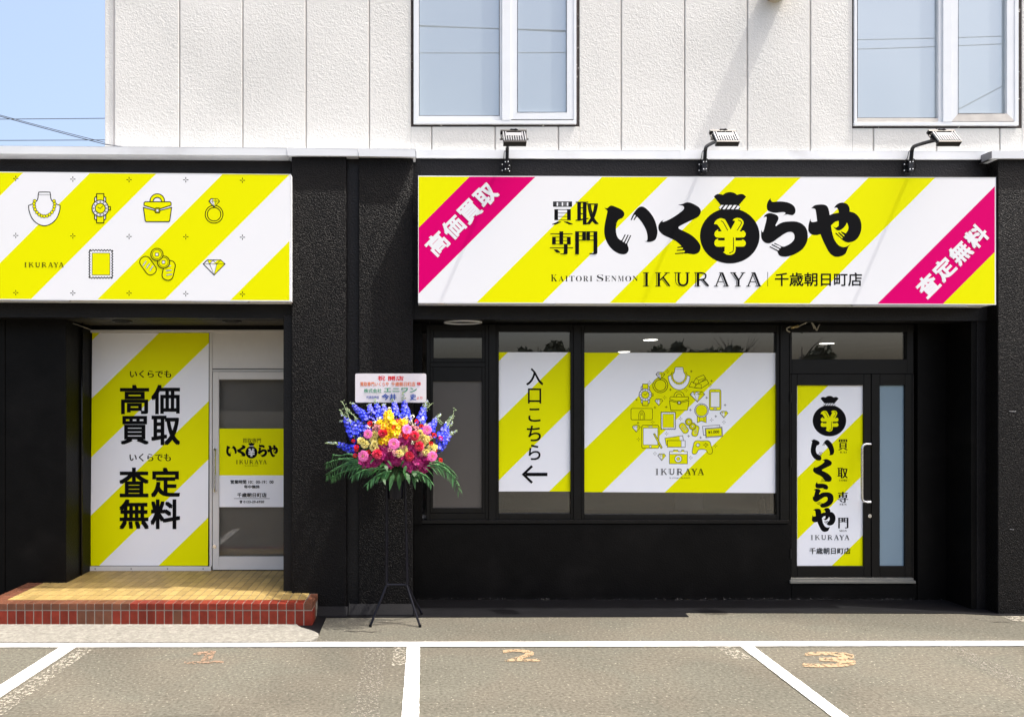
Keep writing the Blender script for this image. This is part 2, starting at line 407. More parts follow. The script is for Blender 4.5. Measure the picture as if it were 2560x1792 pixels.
line_strip('parking_line', (1017.5, 1612), (999, 1860), (1050, 1612), (1046.8, 1860), LINE_PAINT, Z2 - 0.0012, 60, 0.002, 'white line between bays 1 and 2')
line_strip('parking_line', (1847, 1612), (2237, 1910), (1881, 1612), (2283, 1910), LINE_PAINT, Z2 - 0.0012, 60, 0.002, 'white line between bays 2 and 3')
line_strip('worn_line', (199, 1618), (-230, 1898), (237, 1618), (-152, 1899), WORN_WHITE, Z1, 20, 0.004, 'flaking remains of an old line beside the left white line')
line_strip('worn_line', (986, 1616), (975, 1665), (1016, 1616), (1012, 1660), WORN_WHITE, Z1, 8, 0.006, 'remains of an old line beside the line between bays 1 and 2')
line_strip('worn_line', (915, 1616), (880, 1792), (965, 1616), (945, 1792), WORN_FAINT, Z1, 16, 0.01, 'faint traces of old paint in bay 1')
line_strip('worn_line', (1787, 1615), (1835, 1648), (1836, 1615), (1880, 1645), WORN_WHITE, Z1, 8, 0.006, 'remains of an old line beside the line between bays 2 and 3')
line_strip('worn_patch', (2502, 1538.5), (2640, 1539), (2535, 1552), (2640, 1558), WORN_WHITE, 0.0066, 10, 0.004, 'pale worn patch at the foot of the right pillar')
line_strip('worn_line', (2350, 1614), (2560, 1735), (2405, 1614), (2640, 1735), WORN_FAINT, Z1, 12, 0.01, 'faint traces of an old line in bay 3')

def ground_text(txt, box, m, w, shear=0.0, label=None):
    x0, y0, x1, y1 = box
    a = Art(0, to3=lambda px, py, h: G(px, py, Z1 + h), T=lambda x, y: (x + shear * (y1 - y), y))
    a.text(txt, box, m, w); return a.build('parking_number', ground, label)
a = Art(0, to3=lambda px, py, h: G(px, py, Z1 + h))
a.fill([(460, 1653), (558, 1650), (561, 1655), (463, 1659)], WORN_ORANGE); a.fill([(500, 1653), (519, 1626), (541, 1625), (526, 1653)], WORN_ORANGE); a.fill([(481, 1636), (487, 1630), (523, 1625), (517, 1636)], WORN_ORANGE)
a.build('parking_number', ground, 'worn peach painted number 1')
ground_text('2', (1262, 1622, 1351, 1652), WORN_CREAM, 0.035, -0.3, 'worn cream painted number 2')
ground_text('3', (2006, 1628, 2140, 1667), WORN_CREAM, 0.05, 0.0, 'half flaked cream painted number 3')

CRACK = mat('crack_dark', (0.022, 0.02, 0.017), 0.95, spec=0.1)
def crack(pts, w, label):
    q = MB().use(CRACK); P3 = []
    for i in range(len(pts) - 1):
        a, b = Vector(pts[i]), Vector(pts[i + 1])
        for k in range(6): P3.append(G(a.x + (b.x - a.x) * k / 6, a.y + (b.y - a.y) * k / 6 + rnd.uniform(-1, 1), 0.0028))
    n = len(P3); wd = [w * rnd.uniform(.3, 1.2) * min(1, i / 2, (n - 1 - i) / 2) for i in range(n)]
    A = [p + Vector((0, wd[i], 0)) for i, p in enumerate(P3)]; B = [p - Vector((0, wd[i] + .0004, 0)) for i, p in enumerate(P3)]
    q.faces(A + B, [(i, i + 1, n + i + 1, n + i) for i in range(n - 1)]); q.build('crack', None, ground, label=label)
crack([(855, 1576), (900, 1577.5), (962, 1578)], .006, 'short crack near the flower stand'); crack([(2148, 1568), (2160, 1573), (2172, 1576)], .008, 'short crack in front of the black door'); crack([(2460, 1533), (2500, 1548), (2545, 1561)], .006, 'crack running from the right pillar'); crack([(2395, 1533), (2430, 1545), (2475, 1552), (2560, 1558)], .005, 'crack in front of the right pillar'); crack([(380, 1789), (520, 1787), (700, 1786)], .0012, 'fine crack in bay 1'); crack([(2230, 1790), (2400, 1788), (2560, 1789)], .0015, 'fine crack in bay 3')

# ------------------------------------------------------------------ the building
bld = thing('commercial_building', (0, 7.0, 0), 'two storey shop building with white stucco above and black painted ground floor', 'building')

# white upper wall in panels with narrow joints, openings for the two windows
WINS = [(1027, 1449, -262, 317), (2131, 2555, -262, 321)]
joints = [262, 285, 448.6, 606.7, 765, 923, 1079, 1237.6, 1396, 1553, 1711.6, 1868.5, 2026, 2184, 2342, 2500, 2660, 2900]
mb = MB().use(WHITE_STUCCO)
for i in range(len(joints) - 1):
    a, b = joints[i] + (1.7 if i else 0), joints[i + 1] - 1.7
    segs = [(a, b, -900, 384)]
    for (wx0, wx1, wy0, wy1) in WINS:
        new = []
        for (u0, u1, v0, v1) in segs:
            if u1 <= wx0 or u0 >= wx1: new.append((u0, u1, v0, v1)); continue
            if u0 < wx0: new.append((u0, wx0, v0, v1))
            if u1 > wx1: new.append((wx1, u1, v0, v1))
            m0, m1 = max(u0, wx0), min(u1, wx1)
            new += [(m0, m1, v0, wy0), (m0, m1, wy1, v1)]
        segs = new
    for (u0, u1, v0, v1) in segs: mb.pbox(u0, u1, v0, v1, Y_UP, -(0.014 if i == 0 else 0), 0.05)
mb.use(JOINT)
for (u0, u1, v0, v1) in [(263, 2900, -900, -262), (263, 1027, -262, 384), (1449, 2131, -262, 384), (2555, 2900, -262, 384), (1027, 1449, 317, 384), (2131, 2555, 321, 384)]:
    mb.pbox(u0, u1, v0, v1, Y_UP + 0.051 - 0.036, 0, 0.30)
x0 = PX(263, Y_UP); mb.box(x0, x0 + 0.3, Y_UP + 0.32, 13, 3.9, PZ(-900, Y_UP)); mb.box(x0, 7, 12.7, 13, 3.9, PZ(-900, Y_UP)); mb.box(x0, 7, Y_UP + .06, 13, PZ(-905, Y_UP), PZ(-935, Y_UP))
mb.build('upper_wall', None, bld, bevel=0.004)

def upper_window(ox0, ox1, obot, lg, lbot, mu, sash, sg, sbot, gap, gapbot, label, botm):
    top = -255
    w = MB().use(ALU)
    f = w
    f.pbox(ox0, lg[0], top, obot - 9, Y_UP, 0.012, 0.06); f.pbox(sash[1], ox1, top, obot - 9, Y_UP, 0.012, 0.06)
    f.pbox(ox0, ox1, obot - 8.6, obot, Y_UP, 0.016, 0.06)
    f.pbox(mu[0], mu[1], top, obot - 9, Y_UP, 0.018, 0.06); f.pbox(lg[1], mu[0] - 0.5, top, obot - 9.2, Y_UP, 0.004, 0.05)
    f.pbox(ox0, ox1, top - 10, top - 0.2, Y_UP, 0.012, 0.06)
    f.use(SEALANT); f.pbox(gap[0], ox0 - 0.3, top, gapbot, Y_UP, -0.004, 0.05); f.pbox(ox1 + 0.3, gap[1], top, gapbot, Y_UP, -0.004, 0.05); f.pbox(ox0 - 0.2, ox1 + 0.2, obot + 0.2, gapbot, Y_UP, -0.004, 0.05)
    win = f.build('window', None, bld, bevel=0.002, label=label)
    r = MB().use(botm); r.pbox(lg[0] + 0.2, lg[1] - 0.2, lbot, obot - 9.4, Y_UP, 0.001, 0.05); r.build('bottom_rail', None, win, bevel=0.002)
    s_ = MB().use(ALU)
    Yk = Y_UP - 0.008; s_.prism([P(sash[0] + 0.3, top, Yk), P(sg[0], top, Yk), P(sg[0], sbot, Yk), P(sash[0] + 0.3, sash[2], Yk)], (0, 0.05, 0)); s_.prism([P(sg[1], top, Yk), P(sash[1] - 0.3, top, Yk), P(sash[1] - 0.3, sash[2], Yk), P(sg[1], sbot, Yk)], (0, 0.05, 0))
    s_.use(botm if botm is not ALU else ALU); q = [P(sash[0] + 0.3, sash[2], Y_UP - 0.009), P(sash[1] - 0.3, sash[2], Y_UP - 0.009), P(sg[1], sbot, Y_UP - 0.009), P(sg[0], sbot, Y_UP - 0.009)]
    s_.prism(q, (0, 0.05, 0)); s_.use(BLACK_METAL); s_.pbox(sash[0] + .3, sash[1] - .3, sash[2] + 0.3, obot - 9.2, Y_UP, -0.01, 0.05)
    s_.build('sash', None, win, bevel=0.002)
    for (u0, u1, v1) in ((lg[0], lg[1], lbot), (sg[0], sg[1], sbot)):
        g = MB().use(CURTAIN_GLASS); g.pbox(u0 - 1, u1 + 1, top, v1 + 1, Y_UP + 0.022, 0, 0.006); g.use(BLACK_METAL)
        for (a, b, c, d) in ((u0, u0 + 1.4, top, v1), (u1 - 1.8, u1, top, v1), (u0 + 1.4, u1 - 1.8, v1 - 1.3, v1)): g.pbox(a, b, c, d, Y_UP + 0.0215, 0.003, 0.0)
        g.build('pane', None, win)
upper_window(1034, 1441, 310, (1047, 1249.6), 290.5, (1255, 1277.6), (1277.6, 1434, 298), (1293, 1418), 282, (1027, 1449), 316.5, 'upper window with clean silver frame, above the first spotlight', ALU)
upper_window(2136, 2547, 314, (2143, 2346), 296, (2358, 2380), (2380, 2537, 303), (2395, 2518), 285, (2131, 2555), 320.5, 'upper window with stained bottom rails, above the third spotlight', ALU_BOTTOM)

# metal flashing along the top of the ground floor
def pquad(m, pts, Y, d, use=None):
    if use: m.use(use)
    return m.prism([P(x, y, Y) for x, y in pts], (0, d, 0))
fl = MB().use(FLASHING)
pquad(fl, [(-300, 363), (717, 370), (717, 388.5), (-300, 382)], Y_FLASH, 0.165)
pquad(fl, [(718.5, 370), (894.5, 372), (894.5, 390), (718.5, 389)], Y_FLASH - 0.004, 0.17)
pquad(fl, [(896.5, 371.5), (1039, 373), (1039, 392), (896.5, 390.5)], Y_FLASH - 0.003, 0.17)
pquad(fl, [(1041, 374.5), (1700, 376.5), (1700, 397), (1041, 394.5)], Y_BEAM - 0.022, 0.05)
pquad(fl, [(1700.6, 376.5), (2470, 378.5), (2470, 398.5), (1700.6, 397)], Y_BEAM - 0.022, 0.05)
pquad(fl, [(2480, 377), (2800, 379), (2800, 397.5), (2480, 396)], Y_FLASH - 0.0, 0.16)
fl.use(BLACK_METAL); pquad(fl, [(2470.5, 381), (2479.5, 378), (2479.5, 400), (2470.5, 400)], Y_FLASH + 0.04, 0.14)
fl.build('flashing', None, bld, bevel=0.003)
ec = MB().use(mat('flashing_side_shade', (0.16, 0.16, 0.17), 0.5)); ec.prism([Vector((PX(2479.6, Y_FLASH + .001), Y_FLASH + .001, PZ(378.5, Y_FLASH))), Vector((PX(2479.6, Y_FLASH + .001), Y_BEAM - .03, PZ(378.5, Y_FLASH))), Vector((PX(2479.6, Y_FLASH + .001), Y_BEAM - .03, PZ(395.5, Y_FLASH))), Vector((PX(2479.6, Y_FLASH + .001), Y_FLASH + .001, PZ(395.5, Y_FLASH)))], (-0.004, 0, 0)); ec.build('flashing_shade_plate', None, bld)  # added grey plate: shading of the flashing's side put into its colour

# black fascia beams, soffits and roof slab
fa = MB().use(BLACK_FINE)
pquad(fa, [(-300, 372), (728, 378), (728, 795), (-300, 791)], Y_BEAM, 0.16)
pquad(fa, [(1034, 380), (2491, 386), (2491, 801), (1034, 797)], Y_BEAM, 0.16)
fa.build('fascia', None, bld, bevel=0.004)
zs_l, zs_r = PZ(790, Y_BEAM), PZ(797, Y_BEAM)
SOFFIT = mat('soffit_boards', (0.030, 0.026, 0.016), 0.6, var=0.2, vscale=3)
so = MB().use(SOFFIT); x = PX(-300, Y_BEAM)
while x < PX(740, Y_BEAM): so.box(x, x + 0.145, Y_BEAM + 0.161, Y_BL + 0.1, zs_l + 0.002, zs_l + 0.02); x += 0.15
so.use(BLACK_MATT); so.box(PX(-300, Y_BEAM), PX(740, Y_BEAM), Y_BEAM + 0.161, Y_BL + 0.1, zs_l + 0.021, zs_l + 0.03)
so.use(BLACK_WALL); x = PX(1034, Y_BEAM)
while x < PX(2500, Y_BEAM): so.box(x, x + 0.145, Y_BEAM + 0.161, Y_BR + 0.02, zs_r + 0.002, zs_r + 0.02); x += 0.15
so.box(PX(1034, Y_BEAM), PX(2500, Y_BEAM), Y_BEAM + 0.161, Y_BR + 0.02, zs_r + 0.021, zs_r + 0.03)
so.build('soffit', None, bld)
rf = MB().use(BLACK_MATT); rf.box(-9, PX(2800, Y_UP), Y_BEAM + 0.17, 12.9, PZ(374, Y_UP) - 0.12, PZ(374, Y_UP) - 0.02); rf.build('roof', None, bld)

# pillars
pl = MB().use(BLACK_STUCCO)
def pillar(px0, px1, pyt, Y, back, label, zb=0.0):
    q = MB().use(BLACK_STUCCO); q.box(PX(px0, Y), PX(px1, Y), Y, back, zb, PZ(pyt, Y)); return q.build('pillar', None, bld, bevel=0.006, label=label, seg=2)
pillar(729, 866, 382, Y_PIL, 7.6, 'pillar beside the tiled step')
pillar(896.5, 1033, 384, Y_PIL + 0.012, 7.6, 'pillar behind the flower stand')
pillar(2495, 2900, 390, Y_PIL, 7.6, 'pillar at the right end of the facade')
gr = MB().use(BLACK_FINE); gr.box(PX(866, Y_PIL) + 0.002, PX(896.5, Y_PIL) - 0.002, Y_PIL + 0.055, 7.5, 0, PZ(384, Y_PIL)); gr.build('groove_wall', None, bld)
jb = MB().use(BLACK_FINE); jb.box(PX(708.5, 6.55), PX(729, Y_PIL) - 0.002, 6.55, Y_BL + 0.2, 0, zs_l)
jb.build('jamb', None, bld, bevel=0.004); jb = MB().use(BLACK_FINE)
jb.box(PX(2443, 6.62), PX(2473, 6.62), 6.62, 7.3, 0, zs_r); jb.box(PX(2473, 6.62) + 0.001, PX(2477, 6.62), 6.66, 7.3, 0, zs_r); jb.box(PX(2477, 6.57), PX(2493, 6.57), 6.57, 7.3, 0, zs_r)
jb.build('jamb', None, bld, bevel=0.004)
# sloped black mortar fillet at the foot of the two middle pillars
fi = MB().use(APRON_BLACK)
xa, xb, xc = PX(786, Y_PIL), PX(872, Y_PIL), PX(1034, Y_PIL)
fi.prism([(xa, 6.475, 0.075), (xa, 6.40, 0.004), (xa, 6.475, 0.004)], (xb - xa, 0, 0)); fi.prism([(xb + .001, 6.49, 0.092), (xb + .001, 6.425, 0.006), (xb + .001, 6.49, 0.006)], (xc - xb, 0, 0))
fi.build('fillet', None, bld, bevel=0.008, seg=2)

# dusty bead of mortar along the foot of the recess wall
bd_ = MB().use(worn_mat('dusty_mortar', (0.02, 0.02, 0.02), 0.60, 40)); xj0, xj1 = PX(1040, Y_BR), PX(2355, Y_BR); bd_.prism([(xj0, Y_BR - .0215, .0065), (xj0, Y_BR - .045, .0065), (xj0, Y_BR - .0215, .022)], (xj1 - xj0, 0, 0)); bd_.build('mortar_bead', None, bld)
# back walls of the two recesses
bw = MB().use(BLACK_WALL)
bw.box(PX(1033, Y_PIL) + 0.001, PX(1976, Y_BR), Y_BR - 0.02, Y_BR + 0.14, 0, PZ(1309, Y_BR))
bw.box(PX(1976, Y_BR) + 0.001, PX(2289, Y_BR), Y_BR - 0.02, Y_BR + 0.14, 0, PZ(1459, Y_BR))
bw.box(PX(2289, Y_BR) + 0.001, PX(2360, Y_BR), Y_BR - 0.03, Y_BR + 0.14, 0, zs_r)
bw.box(PX(2359, Y_BR), PX(2500, Y_BR), 6.63, Y_BR + 0.14, 0, zs_r - 0.001)
bw.box(PX(1033, Y_PIL) + 0.001, PX(1056, Y_BR), Y_BR - 0.06, Y_BR + 0.14, PZ(1309, Y_BR) + .001, zs_r)
bw.box(PX(1056, Y_BR) + 0.001, PX(2289, Y_BR), Y_BR + 0.01, Y_BR + 0.14, PZ(829, Y_BR) + 0.002, zs_r + 0.001)
# left recess: pier and the header over the door
xq = PX(165, Y_PIER)
bw.box(-9, PX(13, Y_PIER) - 0.004, Y_PIER, Y_BL + 0.2, 0, zs_l + 0.001); bw.box(PX(13, Y_PIER), xq, Y_PIER + 0.002, Y_BL + 0.2, 0, zs_l + 0.001)
bw.box(xq + 0.001, PX(760, Y_BL), Y_BL + 0.01, Y_BL + 0.2, PZ(826, Y_BL), zs_l + 0.001)
bw.build('recess_wall', None, bld, bevel=0.004)
pb = MB().use(BLACK_MATT); pb.box(-9, -3.3, 7.6, 7.7, 0, 3.6); pb.box(-9, 7, 12.8, 12.9, 0, 3.7); pb.box(6.9, 7, 7.6, 12.9, 0, 3.7); pb.box(-1.1, -1.0, 7.6, 12.8, 0, 3.6); pb.build('inner_wall', None, bld)
cp = MB().use(BLACK_GLOSS); cp.tube([P(205, 800, 7.16), P(204.5, 1100, 7.16), Vector((PX(203, 7.16), 7.16, Z_STEP))], 0.011, 8); cp.build('conduit', None, bld, smooth=True)

# stub of a round pipe sticking out of the white wall at the top
vp = MB().use(mat('beige_pipe', (0.42, 0.36, 0.27), 0.6, var=0.15, vscale=20, color2=(0.22, 0.10, 0.06), c2scale=16, c2lo=0.5, c2hi=0.62))
c = P(1936, -21, Y_UP); ring = [(0.0, 0.0), (0.104, 0.0), (0.108, 0.006), (0.108, 0.17)]
vp.tube([c, c + Vector((0, -0.145, 0))], 0.1, 28); vp.tube([c + Vector((0, -0.1451, 0)), c + Vector((0, -0.172, 0))], [0.108, 0.102], 28)
vp.build('pipe_stub', None, bld, smooth=False, bevel=0.004)

# ------------------------------------------------------------------ lettering and pictograms shared by the signs and films
def aff(sx, sy, ox, oy): return lambda x, y: (x * sx + ox, y * sy + oy)
def fit(src, dst):
    sx = (dst[2] - dst[0]) / (src[2] - src[0]); sy = (dst[3] - dst[1]) / (src[3] - src[1])
    return aff(sx, sy, dst[0] - src[0] * sx, dst[1] - src[1] * sy)
C = 1
K_I1 = [(85, 398, C), (128, 408), (160, 402, C), (190, 368), (228, 355), (280, 368), (370, 405), (450, 450), (488, 510), (480, 565), (440, 608), (385, 632), (350, 670), (328, 740), (320, 820), (325, 900), (345, 975), (380, 1025), (425, 1054, C), (440, 1045, C), (497, 932, C), (517, 940, C), (452, 1068, C), (458, 1085, C), (482, 1086, C), (556, 937, C), (577, 946, C), (503, 1100, C), (508, 1115, C), (528, 1113, C), (608, 948, C), (628, 957, C), (549, 1125, C), (560, 1165), (575, 1215), (568, 1270), (530, 1318), (470, 1334), (400, 1325), (320, 1290), (230, 1220), (150, 1110), (100, 985), (85, 860), (95, 740), (120, 610), (152, 465, C), (128, 436)]
K_I2 = [(873, 1064, C), (925, 1070), (948, 1050), (955, 1000), (945, 910), (910, 810), (850, 705), (790, 625), (745, 578, C), (725, 595, C), (690, 652, C), (672, 640, C), (718, 556, C), (713, 540, C), (692, 540, C), (635, 652, C), (616, 642, C), (650, 560), (690, 490), (740, 425), (790, 385), (840, 374), (890, 390), (960, 445), (1040, 540), (1100, 650), (1140, 780), (1155, 890), (1140, 980), (1110, 1040), (1050, 1075), (980, 1087), (930, 1080)]
K_KU = [(1568, 336, C), (1620, 332), (1670, 318), (1720, 297), (1765, 290), (1830, 303), (1920, 345), (1995, 400), (2025, 460), (2015, 520), (1970, 580), (1880, 630), (1780, 675), (1660, 735), (1590, 775), (1577, 800), (1600, 830), (1700, 875), (1830, 945), (1940, 1040), (2010, 1140), (2020, 1210), (1995, 1280), (1940, 1320), (1870, 1333), (1790, 1322), (1700, 1318), (1508, 1331, C), (1505, 1311, C), (1690, 1294, C), (1710, 1275, C), (1695, 1255, C), (1545, 1264, C), (1543, 1244, C), (1655, 1233, C), (1672, 1214, C), (1655, 1198, C), (1555, 1205, C), (1554, 1187, C), (1640, 1172, C), (1600, 1130), (1520, 1065), (1400, 1005), (1290, 955), (1220, 900), (1178, 835), (1175, 760), (1200, 705), (1240, 665), (1285, 636, C), (1254, 668), (1266, 686, C), (1350, 655), (1470, 590), (1590, 510), (1665, 450), (1690, 400), (1665, 362), (1620, 350)]
K_RA1 = [(1022, 140, C), (1022, 165), (1050, 192), (1110, 186), (1190, 188), (1270, 205), (1330, 240), (1358, 290), (1355, 340), (1325, 370), (1290, 370), (1240, 362), (1185, 381, C), (1220, 355), (1215, 335), (1170, 332), (1100, 340), (1040, 335), (985, 310), (968, 265), (972, 220), (990, 175)]
K_RA2 = [(922, 405, C), (950, 365), (1000, 345), (1050, 352), (1100, 370), (1125, 400), (1122, 440), (1088, 505), (1095, 525, C), (1140, 490), (1210, 465), (1300, 458), (1390, 465), (1460, 500), (1510, 560), (1528, 650), (1515, 740), (1460, 830), (1370, 895), (1280, 930), (1200, 940), (1145, 925), (1120, 890), (1112, 866, C), (1003, 808, C), (1012, 797, C), (1125, 853, C), (1140, 845, C), (1130, 829, C), (1031, 780, C), (1040, 767, C), (1150, 825, C), (1163, 811, C), (1150, 795, C), (1066, 762, C), (1075, 750, C), (1170, 798, C), (1210, 800), (1290, 760), (1340, 705), (1345, 650), (1325, 612), (1280, 600), (1220, 620), (1130, 680), (1060, 730), (1000, 757), (940, 745), (900, 700), (890, 640), (895, 570, C), (905, 600), (920, 595), (945, 510), (965, 420), (960, 392)]
K_YA = [(1576, 280, C), (1620, 240), (1680, 228), (1740, 228), (1785, 245), (1812, 290), (1828, 372, C), (1880, 352), (1952, 340, C), (1945, 300), (1925, 270), (1886, 276, C), (1920, 230), (1970, 205), (2020, 203), (2070, 225), (2098, 275), (2100, 323, C), (2170, 345), (2230, 405), (2260, 490), (2255, 590), (2220, 670), (2170, 720), (2090, 745), (2030, 730), (1990, 700), (1903, 622, C), (1912, 610, C), (1995, 690, C), (2009, 680, C), (1943, 615, C), (1955, 603, C), (2020, 663, C), (2031, 650, C), (1981, 605, C), (1991, 596, C), (2045, 622, C), (2070, 590), (2085, 545), (2075, 500), (2060, 473, C), (2045, 510), (2010, 550), (1965, 578), (1920, 572), (1873, 528, C), (1910, 545), (1945, 520), (1952, 485), (1950, 449, C), (1900, 465), (1845, 515, C), (1860, 600), (1890, 700), (1945, 780), (2010, 808), (2060, 800), (2119, 764, C), (2085, 800), (2065, 850), (2040, 900), (1990, 930), (1925, 942), (1870, 925), (1820, 880), (1760, 770), (1720, 680), (1702, 632, C), (1640, 645), (1580, 635), (1540, 595), (1535, 540), (1545, 480), (1565, 418, C), (1570, 455), (1600, 468), (1657, 455, C), (1650, 400), (1640, 330), (1625, 285)]
YEN = [(247, 493, C), (268, 450), (310, 422), (350, 416), (395, 432), (430, 490), (472, 570, C), (528, 470), (524, 448), (498, 446, C), (525, 420), (560, 410), (615, 420), (648, 460), (645, 500), (597, 595, C), (630, 595), (630, 582, C), (660, 590), (680, 630), (665, 668), (640, 678, C), (540, 679, C), (540, 718, C), (628, 718, C), (628, 705, C), (660, 715), (682, 755), (665, 792), (640, 802, C), (540, 803, C), (540, 850), (525, 890), (490, 912), (450, 916), (410, 905), (372, 876, C), (392, 865, C), (392, 802, C), (290, 802), (258, 780), (252, 745), (268, 710), (304, 692, C), (300, 712, C), (310, 718, C), (392, 718, C), (392, 680, C), (290, 678), (258, 655), (253, 620), (270, 590), (305, 567, C), (299, 588, C), (310, 595, C), (352, 595, C), (320, 540), (288, 500)]
R1 = aff(1 / 8.036, 1 / 8.036, 1500, 470); R2 = aff(1 / 5.467, 1 / 5.467, 1740, 470)
def comp(f, g): return lambda x, y: g(*f(x, y))
def smooth(a, pts, m, T, holes=()):
    o = a.T; a.T = T; a.fill(catmull(pts, 6), m); a.T = o
def kana_i(a, T, ink): a.layer = 4; smooth(a, K_I1, ink, comp(R1, T)); smooth(a, K_I2, ink, comp(R1, T))
def kana_ku(a, T, ink): a.layer = 4; smooth(a, K_KU, ink, comp(R1, T))
def kana_ra(a, T, ink): a.layer = 4; smooth(a, K_RA1, ink, comp(R2, T)); smooth(a, K_RA2, ink, comp(R2, T))
def kana_ya(a, T, ink): a.layer = 4; smooth(a, K_YA, ink, comp(R2, T))
def money_bag(a, T, ink, yel, wht):
    o = a.T; a.T = comp(R2, T); a.layer = 4
    body = [(x, max(y, 292)) for x, y in circ(462, 655, 407, 72, 378)]
    a.fill(body, ink)
    a.fill(catmull([(245, 120, C), (275, 92), (320, 84), (368, 96, C), (410, 68), (465, 58), (520, 68), (560, 95, C), (610, 84), (650, 90), (685, 122, C), (588, 235, C), (338, 235, C)], 5), ink)
    a.fill([(338, 235), (588, 235), (606, 270), (600, 293), (318, 293), (312, 262)], ink)
    for q in ([(345, 235), (378, 235), (332, 292), (314, 268)], [(402, 235), (438, 235), (396, 292), (360, 292)], [(458, 235), (497, 235), (455, 292), (419, 292)], [(517, 235), (556, 235), (515, 292), (478, 292)], [(574, 239), (603, 262), (577, 292), (537, 292)]):
        a.fill(q, wht, bump=False)
    a.layer += 1
    a.fill(catmull(YEN, 5), yel)
    a.stroke([(340, 452), (368, 462), (400, 520), (435, 583)], 11, ink, bump=False)
    a.stroke(catmull([(575, 440), (610, 455), (618, 490), (560, 583)], 4, False), 11, ink, bump=False)
    a.stroke(catmull([(512, 675), (512, 830), (498, 872), (455, 888)], 4, False), 11, ink)
    a.T = o

def ikuraya(a, box, ink):
    o = a.T; a.T = comp(fit((0, 0, 828, 100), box), o); a.layer = 4
    def st(*p, w): a.stroke(list(p), w, ink, bump=False)
    def stem(x, serif=43):
        a.fill([(x, 0), (x + serif, 0), (x + serif, 4.5), (x, 4.5)], ink, bump=False); a.fill([(x, 95.5), (x + serif, 95.5), (x + serif, 100), (x, 100)], ink, bump=False)
        a.layer += 1; st((x + 9.5, 4), (x + 9.5, 96), w=4); st((x + 26, 4), (x + 26, 96), w=18)
    stem(0); stem(86)
    st((86 + 36, 54), (86 + 84, 3), w=9); st((86 + 66, 2.5), (86 + 102, 2.5), w=5); a.layer += 1
    st((86 + 46, 44), (86 + 88, 97), w=4); st((86 + 57, 36), (86 + 102, 97), w=12); a.layer += 1
    x = 220
    st((x, 2.5), (x + 48, 2.5), w=5); st((x + 78, 2.5), (x + 108, 2.5), w=5); a.layer += 1
    st(*catmull([(x + 10, 4), (x + 10, 62), (x + 20, 84), (x + 38, 97)], 4, False), w=4); st(*catmull([(x + 31, 4, C), (x + 31, 60), (x + 40, 84), (x + 62, 92), (x + 84, 82), (x + 92, 60), (x + 92, 4, C)], 4, False), w=14); a.layer += 1
    x = 360
    stem(x); st(*catmull([(x + 26, 4, C), (x + 55, 4), (x + 78, 14), (x + 80, 30), (x + 70, 46), (x + 35, 52, C)], 4, False), w=10); a.layer += 1
    st((x + 47, 54), (x + 86, 97), w=4); st((x + 58, 48), (x + 100, 97), w=13); a.layer += 1
    for x in (498, 723):
        st((x, 97.5), (x + 30, 97.5), w=5); st((x + 62, 97.5), (x + 106, 97.5), w=5); st((x + 36, 2.5), (x + 62, 2.5), w=5); a.layer += 1
        st((x + 50, 4), (x + 14, 96), w=8); st((x + 30, 66), (x + 66, 66), w=5); a.layer += 1
        st((x + 44, 6), (x + 78, 96), w=4); st((x + 58, 4), (x + 94, 96), w=14); a.layer += 1
    x = 613
    st((x - 2, 2.5), (x + 40, 2.5), w=5); st((x + 72, 2.5), (x + 104, 2.5), w=5); st((x + 32, 97.5), (x + 72, 97.5), w=5); a.layer += 1
    st((x + 6, 4), (x + 44, 58), (x + 44, 96), w=4); st((x + 24, 4), (x + 57, 56), (x + 57, 96), w=14); a.layer += 1; st((x + 90, 4), (x + 57, 56), w=9); a.layer += 1
    a.T = o

def necklace(a, T, ink, yel, wht, lw=5):
    a.layer = 4; o = a.T; a.T = T
    R = [(378, 430), (382, 450), (383, 468), (392, 490), (415, 510), (454, 526, C), (450, 566), (428, 622), (388, 662), (335, 679)]
    Lm = [(670 - q[0],) + tuple(q[1:]) for q in reversed(R[:-1])]
    o_ = catmull([(300, 425), (370, 425)] + R + Lm, 4)
    a.shape(o_, ink, lw, wht); a.stroke([(292, 446), (378, 446)], 3, ink)
    bd = [(262, 492), (257, 512), (259, 534), (265, 556), (278, 577), (296, 594), (335, 607), (374, 594), (392, 577), (405, 556), (411, 534), (413, 512), (408, 492), (314, 604), (356, 604)]
    for x, y in bd: a.fill(circ(x, y, 13, 12), yel, bump=False)
    a.layer += 1
    for x, y in bd: a.stroke(circ(x, y, 12, 12), 4, ink, True, bump=False)
    a.layer += 1; a.T = o
def watch(a, T, ink, yel, wht, lw=5):
    a.layer = 4; o = a.T; a.T = T; cx, cy = 757, 547
    for s_ in (-1, 1):
        yy = lambda v: cy + s_ * v
        a.shape([(cx - 42, yy(50)), (cx - 42, yy(80)), (cx - 28, yy(90)), (cx + 28, yy(90)), (cx + 42, yy(80)), (cx + 42, yy(50))], ink, lw, wht)
        a.shape([(cx - 27, yy(56)), (cx - 27, yy(110)), (cx + 27, yy(110)), (cx + 27, yy(56))], ink, lw, yel)
    a.shape([(816, 535), (834, 535), (834, 560), (816, 560)], ink, lw, yel)
    a.shape(circ(cx, cy, 62, 32), ink, lw, wht); a.shape(circ(cx, cy, 38, 24), ink, lw, yel)
    for k in range(12): a.stroke(circ(cx + 50 * cos(k * pi / 6), cy + 50 * sin(k * pi / 6), 4.5, 8), 3, ink, True, bump=False)
    a.layer += 1; a.stroke([(737, 538), (757, 549), (779, 527)], 4, ink); a.T = o
